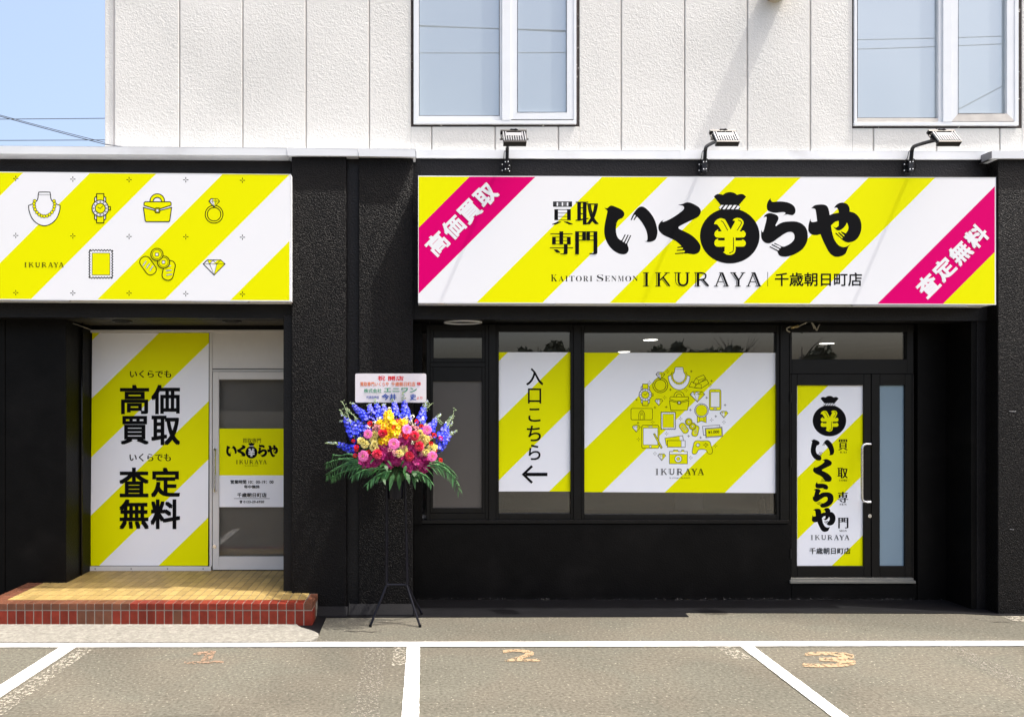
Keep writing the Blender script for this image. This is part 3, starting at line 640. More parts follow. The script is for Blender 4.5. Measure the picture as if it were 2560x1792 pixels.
def handbag(a, T, ink, yel, wht, lw=5):
    a.layer = 4; o = a.T; a.T = T
    ring = circ(1188, 493, 55, 18, a0=pi, a1=2 * pi); inn = circ(1188, 497, 32, 14, a0=pi, a1=2 * pi)
    a.fill([(1133, 505)] + ring + [(1243, 505)] + [(1220, 505)] + list(reversed(inn)) + [(1156, 505)], yel)
    a.stroke([(1133, 500)] + ring + [(1243, 500)], lw, ink, bump=False); a.stroke([(1156, 497)] + inn + [(1220, 497)], lw, ink)
    a.shape([(1088, 506), (1096, 498), (1285, 498), (1292, 506), (1292, 525), (1208, 551), (1170, 551), (1088, 525)], ink, lw, yel)
    a.shape([(1083, 541), (1168, 564), (1210, 564), (1296, 541), (1282, 640), (1276, 648), (1104, 648), (1097, 640)], ink, lw, yel)
    a.shape(rrect(1171, 545, 1207, 581, 8), ink, lw, yel); a.shape([(1179, 553), (1199, 553), (1199, 573), (1179, 573)], ink, 4, wht); a.T = o
def ring_icon(a, T, ink, yel, wht, lw=5):
    a.layer = 4; o = a.T; a.T = T
    a.fill(circ(1617, 592, 68, 40), yel, holes=[list(reversed(circ(1617, 592, 50, 40)))])
    a.stroke(circ(1617, 592, 67, 40), lw, ink, True, bump=False); a.stroke(circ(1617, 592, 51, 40), lw, ink, True)
    a.shape([(1593, 475), (1640, 475), (1657, 494), (1617, 538), (1578, 494)], ink, lw, wht)
    a.fill([(1640, 476), (1655, 494), (1618, 535), (1617, 494), (1605, 494), (1612, 477)], yel); a.stroke([(1579, 494), (1656, 494)], 3.5, ink, bump=False)
    a.layer += 1; a.stroke([(1606, 476), (1602, 494), (1617, 536)], 3, ink, bump=False); a.stroke([(1628, 476), (1632, 494), (1618, 536)], 3, ink); a.T = o
def gem(a, T, ink, yel, wht, lw=5):
    a.layer = 4; o = a.T; a.T = T
    a.shape([(1535, 967), (1566, 937), (1668, 937), (1699, 967), (1617, 1050)], ink, lw, wht)
    a.fill([(1668, 939), (1696, 967), (1618, 1046), (1640, 967), (1610, 967), (1642, 940)], yel, bump=False); a.fill([(1568, 940), (1603, 940), (1582, 964)], yel)
    a.stroke([(1536, 967), (1698, 967)], 3.5, ink, bump=False); a.layer += 1
    a.stroke([(1566, 938), (1583, 966), (1609, 939), (1636, 966), (1668, 938)], 3.5, ink); a.stroke([(1583, 967), (1617, 1048), (1637, 967)], 3.5, ink); a.T = o
def stamp(a, T, ink, yel, wht, lw=5):
    a.layer = 4; o = a.T; a.T = T; x0, y0, x1, y1 = 676, 864, 848, 1071; pts = []
    def side(ax, ay, bx, by, n):
        for i in range(n * 4):
            t = i / (n * 4); b = 4.5 * sin(t * n * 2 * pi); dx, dy = (bx - ax), (by - ay); L_ = hypot(dx, dy)
            pts.append((ax + dx * t + dy / L_ * b, ay + dy * t - dx / L_ * b))
    side(x0, y0, x1, y0, 8); side(x1, y0, x1, y1, 10); side(x1, y1, x0, y1, 8); side(x0, y1, x0, y0, 10)
    a.shape(pts, ink, lw, wht); a.shape([(696, 885), (830, 885), (830, 1050), (696, 1050)], ink, 4, yel); a.T = o
def coins(a, T, ink, yel, wht, lw=5):
    a.layer = 4; o = a.T; a.T = T
    for cx, cy, w_, h_, an in ((1118, 980, 84, 150, -0.62), (1274, 1015, 84, 150, 0.22)):
        a.shape(rot2(rrect(cx - w_ / 2, cy - h_ / 2, cx + w_ / 2, cy + h_ / 2, 38, 6), cx, cy, an), ink, lw, yel)
        for k in (-1, 0, 1):
            q = rot2([(cx - 22, cy + k * 32), (cx + 22, cy + k * 32)], cx, cy, an - 0.35)
            a.stroke(q, 11, ink); a.stroke(q, 5, wht)
    for cx, cy in ((1235, 953), (1185, 895)):
        a.shape(circ(cx, cy, 46, 28), ink, lw, yel); a.stroke(circ(cx, cy, 35, 24), 4, ink, True); a.shape([(cx - 11, cy - 11), (cx + 11, cy - 11), (cx + 11, cy + 11), (cx - 11, cy + 11)], ink, 4, wht)
    a.T = o
def cross4(a, x, y, r, gap, w, ink):
    for dx, dy in ((1, 0), (-1, 0), (0, 1), (0, -1)): a.stroke([(x + dx * gap, y + dy * gap), (x + dx * r, y + dy * r)], w, ink, bump=False)

# ------------------------------------------------------------------ the long sign over the shop window
sgn = thing('sign_board', (PX(1767, Y_SIGN), Y_SIGN, PZ(600, Y_SIGN)), 'long yellow and white striped sign board with money bag logo and pink corner bands', 'sign')
RS = [(1046, 440), (2489.5, 443.5), (2489.5, 761.5), (1046, 757)]
pn = MB().use(S_WHITE); pn.prism([P(x, y, Y_SIGN) for x, y in RS], (0, 0.17, 0)); pn.build('sign_box', None, sgn, bevel=0.002)
LIP = mat('sign_edge_trim', (0.42, 0.41, 0.40), 0.5)
lp = MB().use(LIP)
for u0, u1, v in ((1115, 1390, 758.2), (1615, 1898, 760.2), (2132, 2420, 762.2)):
    lp = MB().use(LIP); pquad(lp, [(u0, v), (u1, v + 0.8), (u1 - 3, v + 3.6), (u0, v + 2.6)], Y_SIGN + 0.004, 0.03); lp.build('edge_trim', None, sgn)
a = Art(Y_SIGN); poly = [(1046.6, 442), (2487, 445.2), (2487, 760), (1046.6, 755.8)]
stripes(a, poly, [1616, 1781, 1948, 2113, 2281, 2446, 2616, 2783, 2953, 3117], [S_YELLOW, S_PINK, S_WHITE, S_YELLOW, S_WHITE, S_YELLOW, S_WHITE, S_YELLOW, S_WHITE, S_PINK, S_YELLOW])
a.build('printed_panel', sgn)
IDT = lambda x, y: (x, y)
a = Art(Y_SIGN); a.layer = 3; kana_i(a, IDT, S_INK); kana_ku(a, IDT, S_INK); money_bag(a, IDT, S_INK, S_YELLOW, S_WHITE); kana_ra(a, IDT, S_INK); kana_ya(a, IDT, S_INK); a.build('logo', sgn)
a = Art(Y_SIGN); a.layer = 3
for t, b in (('買', (1379.5, 504, 1432.5, 562)), ('取', (1439, 504.5, 1497, 562)), ('専', (1374.5, 578.5, 1432.5, 636)), ('門', (1438, 578.5, 1493.5, 636))): a.mincho(t, b, S_INK, 0.04, -0.016, 4)
a.build('lettering', sgn)
SERIF = {c: chr(0x1D400 + ord(c) - 65) for c in 'ABCDEFGHIJKLMNOPQRSTUVWXYZ'}
def serif(s_): return ''.join(SERIF.get(c, c) for c in s_)
def smallcaps(a, words_, box, ink, cap=0.80, w=-0.008):
    """words in capitals and small capitals, evenly spaced in the box"""
    x0, y0, x1, y1 = box; s_ = ' '.join(words_); wd = []
    for i, c in enumerate(s_):
        big = i == 0 or s_[i - 1] == ' '; wd.append(0.55 if c == ' ' else (0.5 if c == 'I' else 1.0 if c not in 'MO' else 1.15) * (1.15 if big else 0.92) + 0.24)
    u = (x1 - x0) / sum(wd); x = x0
    for i, c in enumerate(s_):
        if c != ' ':
            big = i == 0 or s_[i - 1] == ' '
            a.text(SERIF[c], (x, y0 if big else y1 - (y1 - y0) * cap, x + (wd[i] - 0.24) * u, y1), ink, w, bump=False)
        x += wd[i] * u
    a.layer += 1
a = Art(Y_SIGN); a.layer = 3
smallcaps(a, ('KAITORI', 'SENMON'), (1377, 686.5, 1598, 703.5), S_INK); a.build('lettering', sgn)
a = Art(Y_SIGN); ikuraya(a, (1607, 681, 1903, 716.5), S_INK); a.build('lettering', sgn)
a = Art(Y_SIGN); a.layer = 3
a.fill([(1918.6, 680), (1919.8, 680), (1919.8, 716), (1918.6, 716)], S_INK); a.build('divider_line', sgn)
a = Art(Y_SIGN); a.layer = 3; a.text('千歳朝日町店', (1937.5, 681.5, 2155, 715.5), S_INK, 0.018); a.build('lettering', sgn)
for txt, c0, c1 in (('高価買取', (1093, 609), (1214.5, 488)), ('査定無料', (2319.5, 713.5), (2441.5, 591))):
    a = Art(Y_SIGN); a.layer = 3
    for i, ch in enumerate(txt):
        cx = c0[0] + (c1[0] - c0[0]) * i / 3; cy = c0[1] + (c1[1] - c0[1]) * i / 3
        a.text(ch, (cx - 26, cy - 25.5, cx + 26, cy + 25.5), S_WHITE, 0.036, rot=-pi / 4)
    a.build('lettering', sgn)

# ------------------------------------------------------------------ the sign over the tiled entrance
sg2 = thing('sign_board', (PX(330, Y_SIGN), Y_SIGN, PZ(590, Y_SIGN)), 'striped sign board with a grid of pictograms, above the tiled step', 'sign')
LS = [(-330, 427), (727, 435.5), (727, 753), (-330, 747)]
pn = MB().use(S_WHITE); pn.prism([P(x, y, Y_SIGN) for x, y in LS], (0, 0.17, 0)); pn.build('sign_box', None, sg2, bevel=0.002)
lp = MB().use(LIP)
for u0, u1, v in ((30, 175, 750.2), (480, 622, 752.8)):
    lp = MB().use(LIP); pquad(lp, [(u0, v), (u1, v + 0.8), (u1 - 3, v + 3.2), (u0, v + 2.2)], Y_SIGN + 0.004, 0.03); lp.build('edge_trim', None, sg2)
a = Art(Y_SIGN); stripes(a, [(-328, 429), (723.5, 437), (723.5, 751), (-328, 745.5)], [-10, 157, 323, 490, 657.5, 825.5, 992, 1161, 1326], [S_WHITE, S_YELLOW]); a.build('printed_panel', sg2)
Z1T = aff(1 / 3.021, 1 / 3.021, 0, 340)
for f in (necklace, watch, handbag, ring_icon, stamp, coins, gem):
    a = Art(Y_SIGN); a.layer = 3; f(a, Z1T, S_INK, S_YELLOW, S_WHITE, 7); a.build('pictogram', sg2)
for j, ys in enumerate(((322, 327, 331, 332, 336), (752, 756, 760, 762, 765), (1183, 1186, 1187, 1191, 1195))):
    for x, y in zip((119, 550, 975, 1403, 1831), ys): a = Art(Y_SIGN, T=Z1T); a.layer = 3; cross4(a, x, y, 20, 5, 6, S_INK); a.build('cross_mark', sg2)
a = Art(Y_SIGN, T=Z1T); ikuraya(a, (185, 955, 481, 993), S_INK); a.build('lettering', sg2)

# ------------------------------------------------------------------ tiled step
stp = thing('entrance_step', (-2.2, 6.6, 0), 'red and brown tiled step with yellow tiles on top, below the striped door', 'step')
SX0, SX1, SY0, SYP = -3.508, -0.835, 6.13, 6.475
cr = MB().use(mat('dark_grout', (0.10, 0.085, 0.065), 0.9)); cr.box(SX0 + .01, SX1 - .06, SY0 + .1, SYP - .002, Z_STEP - .006, Z_STEP - .0035); cr.box(SX0 + .01, PX(724, 6.55), SYP - .0015, Y_BL + .02, Z_STEP - .006, Z_STEP - .0035); cr.use(GROUT); cr.box(SX0 + .004, SX1 - .004, SY0 + .004, SYP, 0, Z_STEP - .004); cr.box(SX0 + .004, PX(725, 6.55), SYP + .001, Y_BL + .02, 0, Z_STEP - .004); cr.build('step_core', None, stp)
N = 38; pw = (SX1 - SX0) / N; gp = 0.0055
nos = MB(); frt = MB(); top = MB()
for i in range(N):
    x0, x1 = SX0 + i * pw + gp / 2, SX0 + (i + 1) * pw - gp / 2; pxm = CXP + FPX * (x0 + x1) / 2 / SY0
    nos.use(TILE_BROWN if pxm < 322 or pxm > 762 else TILE_RED); nos.box(x0, x1, SY0, SY0 + 0.122, Z_STEP - 0.052, Z_STEP)
    frt.use(TILE_BROWN if (200 < pxm < 285 or 425 < pxm < 455) else TILE_RED); frt.box(x0, x1, SY0 + 0.002, SY0 + 0.02, 0.0, Z_STEP - 0.059)
for k in range(5):
    y0 = SY0 + 0.13 + k * 0.0685
    if y0 + 0.062 > SYP: break
    nos.use(TILE_BROWN); nos.box(SX1 - 0.062, SX1, y0, y0 + 0.062, Z_STEP - 0.052, Z_STEP)
    frt.use(TILE_BROWN if k > 1 else TILE_RED); frt.box(SX1 - 0.02, SX1 - 0.002, SY0 + 0.024 + k * 0.0685, SY0 + 0.086 + k * 0.0685, 0.0, Z_STEP - 0.059)
nos.build('nosing_tile_row', None, stp, bevel=0.004, seg=2); frt.build('front_tile_row', None, stp, bevel=0.003)
y = SY0 + 0.127; row = 0
while y < Y_BL:
    y1 = min(y + 0.1465, Y_BL + 0.02)
    for i in range(N):
        x0, x1 = SX0 + i * pw + gp / 2, SX0 + (i + 1) * pw - gp / 2
        if x1 > SX1 - 0.06 and y < SYP: continue
        if y > 6.5 and x1 > PX(722, 6.55): continue
        top.use(TILE_BROWN if i < 2 else TILE_YELLOW)
        if y > Y_PIER and x1 < PX(165, Y_PIER) - 0.05: continue
        top.box(x0, x1, y, y1, Z_STEP - 0.012, Z_STEP - 0.0008)
    y += 0.157; row += 1
top.build('top_tiles', None, stp, bevel=0.0015)

# ------------------------------------------------------------------ striped door unit in the left recess
dl = MB().use(DOOR_WHITE)
dl.pbox(222, 527, 1415.5, 1427.5, Y_BL, 0.016, 0.05); dl.pbox(222, 760, 824.5, 831, Y_BL, 0.004, 0.05); dl.pbox(523.5, 530, 831.2, 1415, Y_BL, 0.006, 0.05); dl.pbox(222, 225.5, 831.2, 1415, Y_BL, 0.0, 0.05)
dl.pbox(530.2, 760, 831.2, 921.5, Y_BL, -0.004, 0.05); dl.pbox(530.2, 760, 923.5, 928, Y_BL, 0.004, 0.05)
dl.use(BLACK_METAL); dl.pbox(226, 523, 1413.4, 1415.3, Y_BL, -0.002, 0.03); dl.pbox(530.2, 760, 921.6, 923.4, Y_BL, -0.01, 0.04); dl.pbox(530, 760, 1424.6, 1427, Y_BL, -0.006, 0.04)
for sx in (238, 328, 419, 508): dl.cyl(P(sx, 1421, Y_BL - 0.0165), (0, -1, 0), 0.006, 0.004, 8)
wing = dl.build('door_frame', None, bld, bevel=0.002, label='white frame of the recessed entrance')
a = Art(Y_BL + 0.003); FP = [(230.5, 832), (522.3, 832), (520, 1413), (226, 1413)]
a.mb.use(F_WHITE); a.mb.face([P(x, y, Y_BL + 0.003) for x, y in FP])
stripes(a, FP, [1107.5, 1255.5, 1406.5, 1555, 1705, 1853.5], [F_YELLOW, F_WHITE], 1.031)
B4 = lambda x0, y0, x1, y1: (180 + x0 / 2.297, 760 + y0 / 2.297, 180 + x1 / 2.297, 760 + y1 / 2.297)
a.mincho('いくらでも', B4(332, 381, 570, 423), S_INK, 0.035, 0.0, 3); a.mincho('いくらでも', B4(330, 858, 568, 902), S_INK, 0.035, 0.0, 3)
for ch, b in (('高', (275, 463, 443, 632)), ('価', (455, 463, 620, 632)), ('買', (278, 642, 442, 806)), ('取', (455, 640, 621, 810)), ('査', (271, 938, 441, 1108)), ('定', (453, 938, 621, 1108)), ('無', (271, 1120, 441, 1291)), ('料', (451, 1120, 621, 1291))):
    a.text(ch, B4(*b), S_INK, 0.026)
a.build('door_film', wing, 'yellow and white striped film with large black characters')

def logo_all(a, T, ink, yel, wht): kana_i(a, T, ink); kana_ku(a, T, ink); money_bag(a, T, ink, yel, wht); kana_ra(a, T, ink); kana_ya(a, T, ink)
dr = MB().use(DOOR_WHITE)
dr.pbox(531.5, 547, 929, 1424, Y_BL, 0.014, 0.03); dr.pbox(547.2, 760, 929, 948.5, Y_BL, 0.014, 0.03); dr.pbox(547.2, 760, 1391, 1424, Y_BL, 0.014, 0.03)
door = dr.build('door', None, bld, bevel=0.003, label='white metal framed glass door')
g = MB().use(GLASS_DOOR); g.pbox(546, 770, 947, 1392, Y_BL, -0.005, 0.012); g.build('pane', None, door)
a = Art(Y_BL + 0.004)
a.fill([(547.5, 1188), (772, 1188), (772, 1267), (547.5, 1267)], F_WHITE, bump=False); a.fill([(547.5, 1071), (772, 1071), (772, 1187.9), (547.5, 1187.9)], F_YELLOW)
a.mincho('買取専門', B4(980, 770, 1085, 797), S_INK, 0.03, 0.0, 2); logo_all(a, fit((1510.6, 495, 2153.4, 659), B4(885, 803, 1183, 886)), S_INK, S_WHITE, S_WHITE)
ikuraya(a, B4(942, 895, 1118, 918), S_INK); smallcaps(a, ('KAITORI', 'SENMON'), B4(993, 924, 1070, 930), S_INK)
a.text('営業時間 10：00-19：00', B4(910, 1009, 1157, 1031), S_INK, 0.022); a.text('年中無休', B4(988, 1038, 1078, 1058), S_INK, 0.022); a.text('千歳朝日町店', B4(948, 1083, 1117, 1108), S_INK, 0.022)
b = B4(930, 1114.5, 1135, 1116.5); a.fill([(b[0], b[1]), (b[2], b[1]), (b[2], b[3]), (b[0], b[3])], S_INK)
a.text('☎', B4(962, 1126, 978, 1142), S_INK, 0.03); a.text('0123-29-6920', B4(985, 1127, 1103, 1141), S_INK, 0.02)
a.build('door_film', door, 'yellow over white notice with opening hours')
h = MB().use(STEEL); yy = Y_BL - 0.06
h.tube([P(537, 1122, Y_BL - .014), P(537, 1122, yy + .01), P(537, 1126, yy), P(537, 1222, yy), P(537, 1226, yy + .01), P(537, 1226, Y_BL - .014)], 0.0105, 10)
for v in (1122, 1226): h.cyl(P(537, v, Y_BL - .0145), (0, -1, 0), 0.017, 0.006, 14)
h.build('handle', None, door, smooth=False)
lk = MB().use(STEEL); lk.cyl(P(537, 1365, Y_BL - .0145), (0, -1, 0), 0.018, 0.008, 16); lk.cyl(P(537, 1365, Y_BL - .023), (0, -1, 0), 0.009, 0.004, 12); lk.build('lock', None, door)
bp = MB().use(mat('left_inner_grey', (0.30, 0.28, 0.26), 0.8, var=0.2, vscale=1.2)); bp.box(PX(531, Y_BL), -1.11, Y_BL + 0.075, Y_BL + 0.1, 0.1, 2.6); bp.build('inner_wall', None, bld)

# ------------------------------------------------------------------ shop windows in the right recess
YG = Y_BR + 0.03
def frame(mbx, x0, y0, x1, y1, wl, wt, wr, wb, d0=0.0, d1=0.08, Y=Y_BR):
    mbx.pbox(x0, x0 + wl, y0, y1, Y, d0, d1); mbx.pbox(x1 - wr, x1, y0, y1, Y, d0, d1)
    if wt: mbx.pbox(x0 + wl + .15, x1 - wr - .15, y0, y0 + wt, Y, d0 - .001, d1)
    if wb: mbx.pbox(x0 + wl + .15, x1 - wr - .15, y1 - wb, y1, Y, d0 - .001, d1)
fr = MB().use(BLACK_METAL)
frame(fr, 1066, 812, 1222, 1300, 9, 14, 9, 18); fr.pbox(1075.2, 1212.8, 906, 917, Y_BR, 0.006, 0.08)
frame(fr, 1075.3, 826.2, 1212.7, 905.7, 9, 18.3, 7.7, 10.7, -0.008); frame(fr, 1075.3, 917.3, 1212.7, 1281.7, 7.2, 35.7, 7.7, 12, 0.004)
w1 = fr.build('window', None, bld, bevel=0.002, label='narrow black framed window with a small pane above a tall grey pane')
g = MB().use(GLASS); g.pbox(1084, 1206, 843, 896, YG - .012, 0, 0.006); g.build('pane', None, w1, label='small upper pane')
g = MB().use(FROST_GREY); g.pbox(1082, 1206, 952, 1271, YG - .012, 0, 0.006); g.build('pane', None, w1, label='tall frosted grey pane')
sl_ = MB().use(BLACK_METAL); sl_.pbox(1054, 1974, 1300.3, 1309, Y_BR, 0.035, 0.08); sl_.build('sill', None, w1, bevel=0.003)
fr = MB().use(BLACK_METAL); fr.pbox(1222.2, 1240, 812, 1300, Y_BR, 0.014, 0.08); frame(fr, 1240.2, 812, 1434, 1300, 7, 17, 7, 16.5); w2 = fr.build('window', None, bld, bevel=0.002, label='middle shop window with an arrow on its film')
g = MB().use(GLASS); g.pbox(1246, 1428, 828, 1285, YG, 0, 0.006); g.build('pane', None, w2)
fr = MB().use(BLACK_METAL); fr.pbox(1434.2, 1453, 812, 1300, Y_BR, 0.014, 0.08); frame(fr, 1453.2, 812, 1951, 1300, 8, 19, 9, 14); fr.pbox(1951.2, 1973, 812, 1300, Y_BR, 0.014, 0.08); w3 = fr.build('window', None, bld, bevel=0.002, label='big shop window with pictograms on its film')
g = MB().use(GLASS); g.pbox(1460, 1943, 830, 1287, YG, 0, 0.006); g.build('pane', None, w3)

YF = YG - 0.001
a = Art(YF); FM = [(1247, 880.5), (1427, 880.5), (1427, 1228), (1247, 1228)]
stripes(a, FM, [2159, 2309.5, 2459.5, 2613], [F_YELLOW, F_WHITE], 1.01)
BM = lambda x0, y0, x1, y1: (1040 + x0 / 2.869, 780 + y0 / 2.869, 1040 + x1 / 2.869, 780 + y1 / 2.869)
for ch, b in (('入', (790, 402, 913, 525)), ('口', (803, 547, 898, 656)), ('こ', (806, 690, 893, 786)), ('ち', (795, 814, 896, 926)), ('ら', (808, 950, 893, 1060))): a.text(ch, BM(*b), S_INK, 0.012)
tm = a.T; a.T = aff(1 / 2.869, 1 / 2.869, 1040, 780); a.fill([(785, 1151), (943, 1151), (943, 1175), (785, 1175)], S_INK); a.stroke([(833, 1103), (770, 1163), (833, 1223)], 17, S_INK); a.T = tm
a.build('window_film', w2, 'striped film with an arrow and five characters in a column')

a = Art(YF); FB = [(1461, 881.5), (1941, 882), (1941, 1232), (1461, 1229.5)]
stripes(a, FB, [2451, 2606, 2760, 2917, 3068], [F_YELLOW, F_WHITE], 1.02)
W3 = aff(1 / 3.0907, 1 / 3.0907, 1440, 800)
def at3(src, dst): return comp(fit(src, dst), W3)
IC = (S_INK, F_YELLOW, F_WHITE)
necklace(a, at3((215, 425, 455, 680), (712, 365, 881, 540)), *IC, 6); watch(a, at3((693, 435, 835, 658), (486, 492, 596, 661)), *IC, 6); handbag(a, at3((1083, 438, 1296, 648), (722, 551, 873, 697)), *IC, 6)
ring_icon(a, at3((1549, 473, 1685, 660), (593, 402, 710, 561)), *IC, 6); stamp(a, at3((672, 860, 852, 1075), (655, 709, 770, 845)), *IC, 7); coins(a, at3((1052, 848, 1325, 1088), (795, 759, 952, 897)), *IC, 7)
for q in ((880, 553, 995, 633), (609, 610, 671, 661), (1112, 705, 1174, 756), (435, 813, 497, 865), (631, 1033, 693, 1085)): gem(a, at3((1533, 937, 1700, 1052), q), *IC, 7 if q[2] - q[0] > 80 else 11)
tm = a.T; a.T = W3; Yl, Wh, Ik = F_YELLOW, F_WHITE, S_INK
a.layer = 4; a.shape([(872, 514), (892, 476), (918, 484), (934, 526)], Ik, 4, Yl); a.shape([(915, 521), (940, 490), (1010, 459), (1026, 489), (968, 528)], Ik, 4, Yl); a.shape([(905, 487), (927, 448), (985, 424), (1004, 451), (945, 492)], Ik, 4, Yl); a.stroke([(927, 448), (948, 466), (945, 492)], 3, Ik, bump=False); a.stroke([(948, 466), (1000, 446)], 3, Ik); a.stroke([(940, 490), (968, 498), (968, 528)], 3, Ik)
a.layer = 4; a.shape(rrect(1030, 536, 1120, 696, 13), Ik, 4, Yl); a.shape([(1041, 556), (1109, 556), (1109, 672), (1041, 672)], Ik, 3, Wh); a.shape(circ(1075, 684, 13, 14, 5), Ik, 3, Wh); a.fill(circ(1074, 546, 3, 8), Ik)
a.layer = 4; a.shape(rrect(425, 682, 591, 770, 11), Ik, 4, Yl); a.stroke(catmull([(486, 769), (486, 722), (508, 697), (530, 722), (530, 769)], 3, False), 4, Ik); a.shape(catmull([(497, 768, C), (497, 728), (508, 712), (519, 728), (519, 768, C)], 3), Ik, 3, Yl); a.stroke(circ(508, 730, 4, 8), 2.5, Ik, True)
a.layer = 4; a.shape([(937, 742), (937, 792), (970, 778), (1006, 792), (1006, 742)], Ik, 4, Yl); a.stroke([(953, 745), (953, 782)], 3, Ik); a.stroke([(989, 745), (989, 782)], 3, Ik); a.shape(circ(970, 698, 53, 32), Ik, 4, Wh); a.shape([(970 + (46 - 3 * (i % 2)) * cos(i * pi / 18), 698 + (46 - 3 * (i % 2)) * sin(i * pi / 18)) for i in range(36)], Ik, 3, Yl)
a.layer = 4; a.shape(rrect(508, 812, 641, 990, 13), Ik, 4, Yl); a.shape([(520, 834), (631, 834), (631, 963), (520, 963)], Ik, 3, Wh); a.shape(circ(575, 976, 8, 12), Ik, 3, Wh); a.shape(rrect(560, 820, 590, 826, 3), Ik, 2, Wh); a.shape([(598, 880), (609, 876), (667, 984), (657, 991)], Ik, 4, Yl)
a.layer = 4; a.shape([(687, 912), (824, 892), (832, 940), (697, 965)], Ik, 4, Yl); a.fill([(800, 898), (822, 895), (829, 938), (806, 940)], Wh); a.shape([(706, 930), (844, 930), (844, 981), (706, 981)], Ik, 4, Yl); a.fill([(814, 932), (842, 932), (842, 979), (814, 979)], Wh); a.stroke([(813, 931), (813, 980)], 2.5, Ik)
a.layer = 4; a.shape([(978, 820), (1110, 810), (1117, 880), (985, 890)], Ik, 4, Wh); a.shape([(998, 836), (1128, 826), (1134, 898), (1004, 908)], Ik, 4, Wh); a.shape([(1003, 842), (1124, 833), (1128, 893), (1008, 902)], Ik, 3, Yl); a.layer = 12; a.text('¥1,000', (1021, 853, 1107, 878), Ik, 0.02, rot=-0.07)
a.layer = 4; a.shape(catmull([(908, 962), (916, 940), (936, 931), (975, 933), (1012, 931), (1034, 940), (1042, 962), (1055, 1010), (1046, 1031), (1022, 1030), (1000, 1001), (950, 1001), (932, 1028), (910, 1035), (897, 1020)], 4), Ik, 4, Yl)
a.shape([(937, 950), (947, 950), (947, 959), (956, 959), (956, 969), (947, 969), (947, 978), (937, 978), (937, 969), (928, 969), (928, 959), (937, 959)], Ik, 3, Wh)
for x, y in ((1003, 953), (1003, 976), (991, 964), (1015, 964)): a.stroke(circ(x, y, 5, 10), 2.6, Ik, True, bump=False)
a.layer += 1
a.layer = 4; a.shape([(722, 1015), (748, 1015), (755, 1003), (785, 1003), (792, 1015), (814, 1015), (817, 1004), (833, 1004), (836, 1015), (861, 1015), (861, 1109), (722, 1109)], Ik, 4, Yl); a.fill([(724, 1018), (859, 1018), (859, 1036), (724, 1036)], Wh); a.stroke([(722, 1036), (861, 1036)], 3, Ik); a.shape(circ(790, 1071, 27, 24), Ik, 4, Wh); a.shape(circ(790, 1071, 13, 16), Ik, 3, Yl)
a.layer = 4
for x, y in ((706, 397), (567, 483), (852, 543), (685, 598), (1036, 505), (808, 762), (1048, 771), (1143, 789), (593, 789), (700, 877), (483, 920), (610, 1030), (887, 1062), (1078, 971)): cross4(a, x, y, 14, 5, 3.2, Ik)
for x, y in ((891, 396), (1047, 471), (730, 537), (468, 614), (1010, 600), (1152, 656), (884, 694), (610, 675), (697, 671), (1080, 743), (479, 794), (870, 896), (963, 907)): cross4(a, x, y, 9, 1.5, 4, Ik)
a.layer += 1; ikuraya(a, (615, 1147, 988, 1196), Ik); smallcaps(a, ('KAITORI', 'SENMON'), (723, 1212, 885, 1223), Ik); a.T = tm
a.build('window_film', w3, 'striped film with a circle of yellow pictograms')

# ------------------------------------------------------------------ black door with side light
fr = MB().use(BLACK_METAL); frame(fr, 1974, 812, 2284, 934, 6, 18, 16, 36); fr.pbox(1974, 1977.6, 934.2, 1442, Y_BR, 0.01, 0.08); fr.pbox(2281, 2285, 934.2, 1442, Y_BR, 0.01, 0.08)
for v in (995, 1158, 1385): fr.cyl(P(1976, v + 10, Y_BR - 0.02), (0, 0, 1), 0.009, 0.085, 10)
tr = fr.build('window', None, bld, bevel=0.002, label='black framed transom window above the black door')
g = MB().use(GLASS); g.pbox(1979, 2269, 829, 899, YG, 0, 0.006); g.build('pane', None, tr)
fr = MB().use(BLACK_METAL); frame(fr, 1978, 934.5, 2177.5, 1442, 15, 28.5, 17.5, 27.5, 0.004, 0.06); dd = fr.build('door', None, bld, bevel=0.003, label='black door with striped film and tall steel handle')
fr = MB().use(BLACK_METAL); frame(fr, 2179.5, 934.5, 2280.5, 1442, 20.5, 28.5, 17.5, 27.5, 0.004, 0.06); ds = fr.build('side_light', None, bld, bevel=0.003, label='black framed side panel with frosted pale blue pane')
g = MB().use(FROST_BLUE); g.pbox(2199, 2264, 962, 1416, YG - 0.01, 0, 0.006); g.build('pane', None, ds)
a = Art(YG - 0.012); FD = [(1993.3, 963.3), (2159.7, 963.3), (2159.7, 1414.3), (1993.3, 1414.3)]
a.mb.use(F_WHITE); a.mb.pbox(1992, 2161, 962, 1416, YG - 0.0115, 0, 0.006)
stripes(a, FD, [3053.5, 3210.5, 3368, 3521], [F_YELLOW, F_WHITE], 1.02)
money_bag(a, fit((1750, 480.6, 1898.8, 659), (2031.6, 989.4, 2115.4, 1090.4)), S_INK, F_YELLOW, F_WHITE)
kana_i(a, fit((1510.6, 514, 1643.7, 636), (2026.8, 1097.8, 2085.6, 1151)), S_INK); kana_ku(a, fit((1646, 506, 1752, 636), (2032.8, 1147, 2079.6, 1204)), S_INK)
kana_ra(a, fit((1902.8, 495.6, 2019.5, 642), (2032, 1204.5, 2084, 1268.5)), S_INK); kana_ya(a, fit((2020.8, 507, 2153.4, 642.5), (2029.7, 1269, 2088.7, 1329)), S_INK)
for ch, b in (('買', (2095.5, 1098, 2119.6, 1125)), ('取', (2093.5, 1169, 2119.6, 1195)), ('専', (2094.3, 1229, 2120.4, 1255.8)), ('門', (2095.7, 1293.5, 2121, 1320))): a.mincho(ch, b, S_INK, 0.035, -0.003, 3)
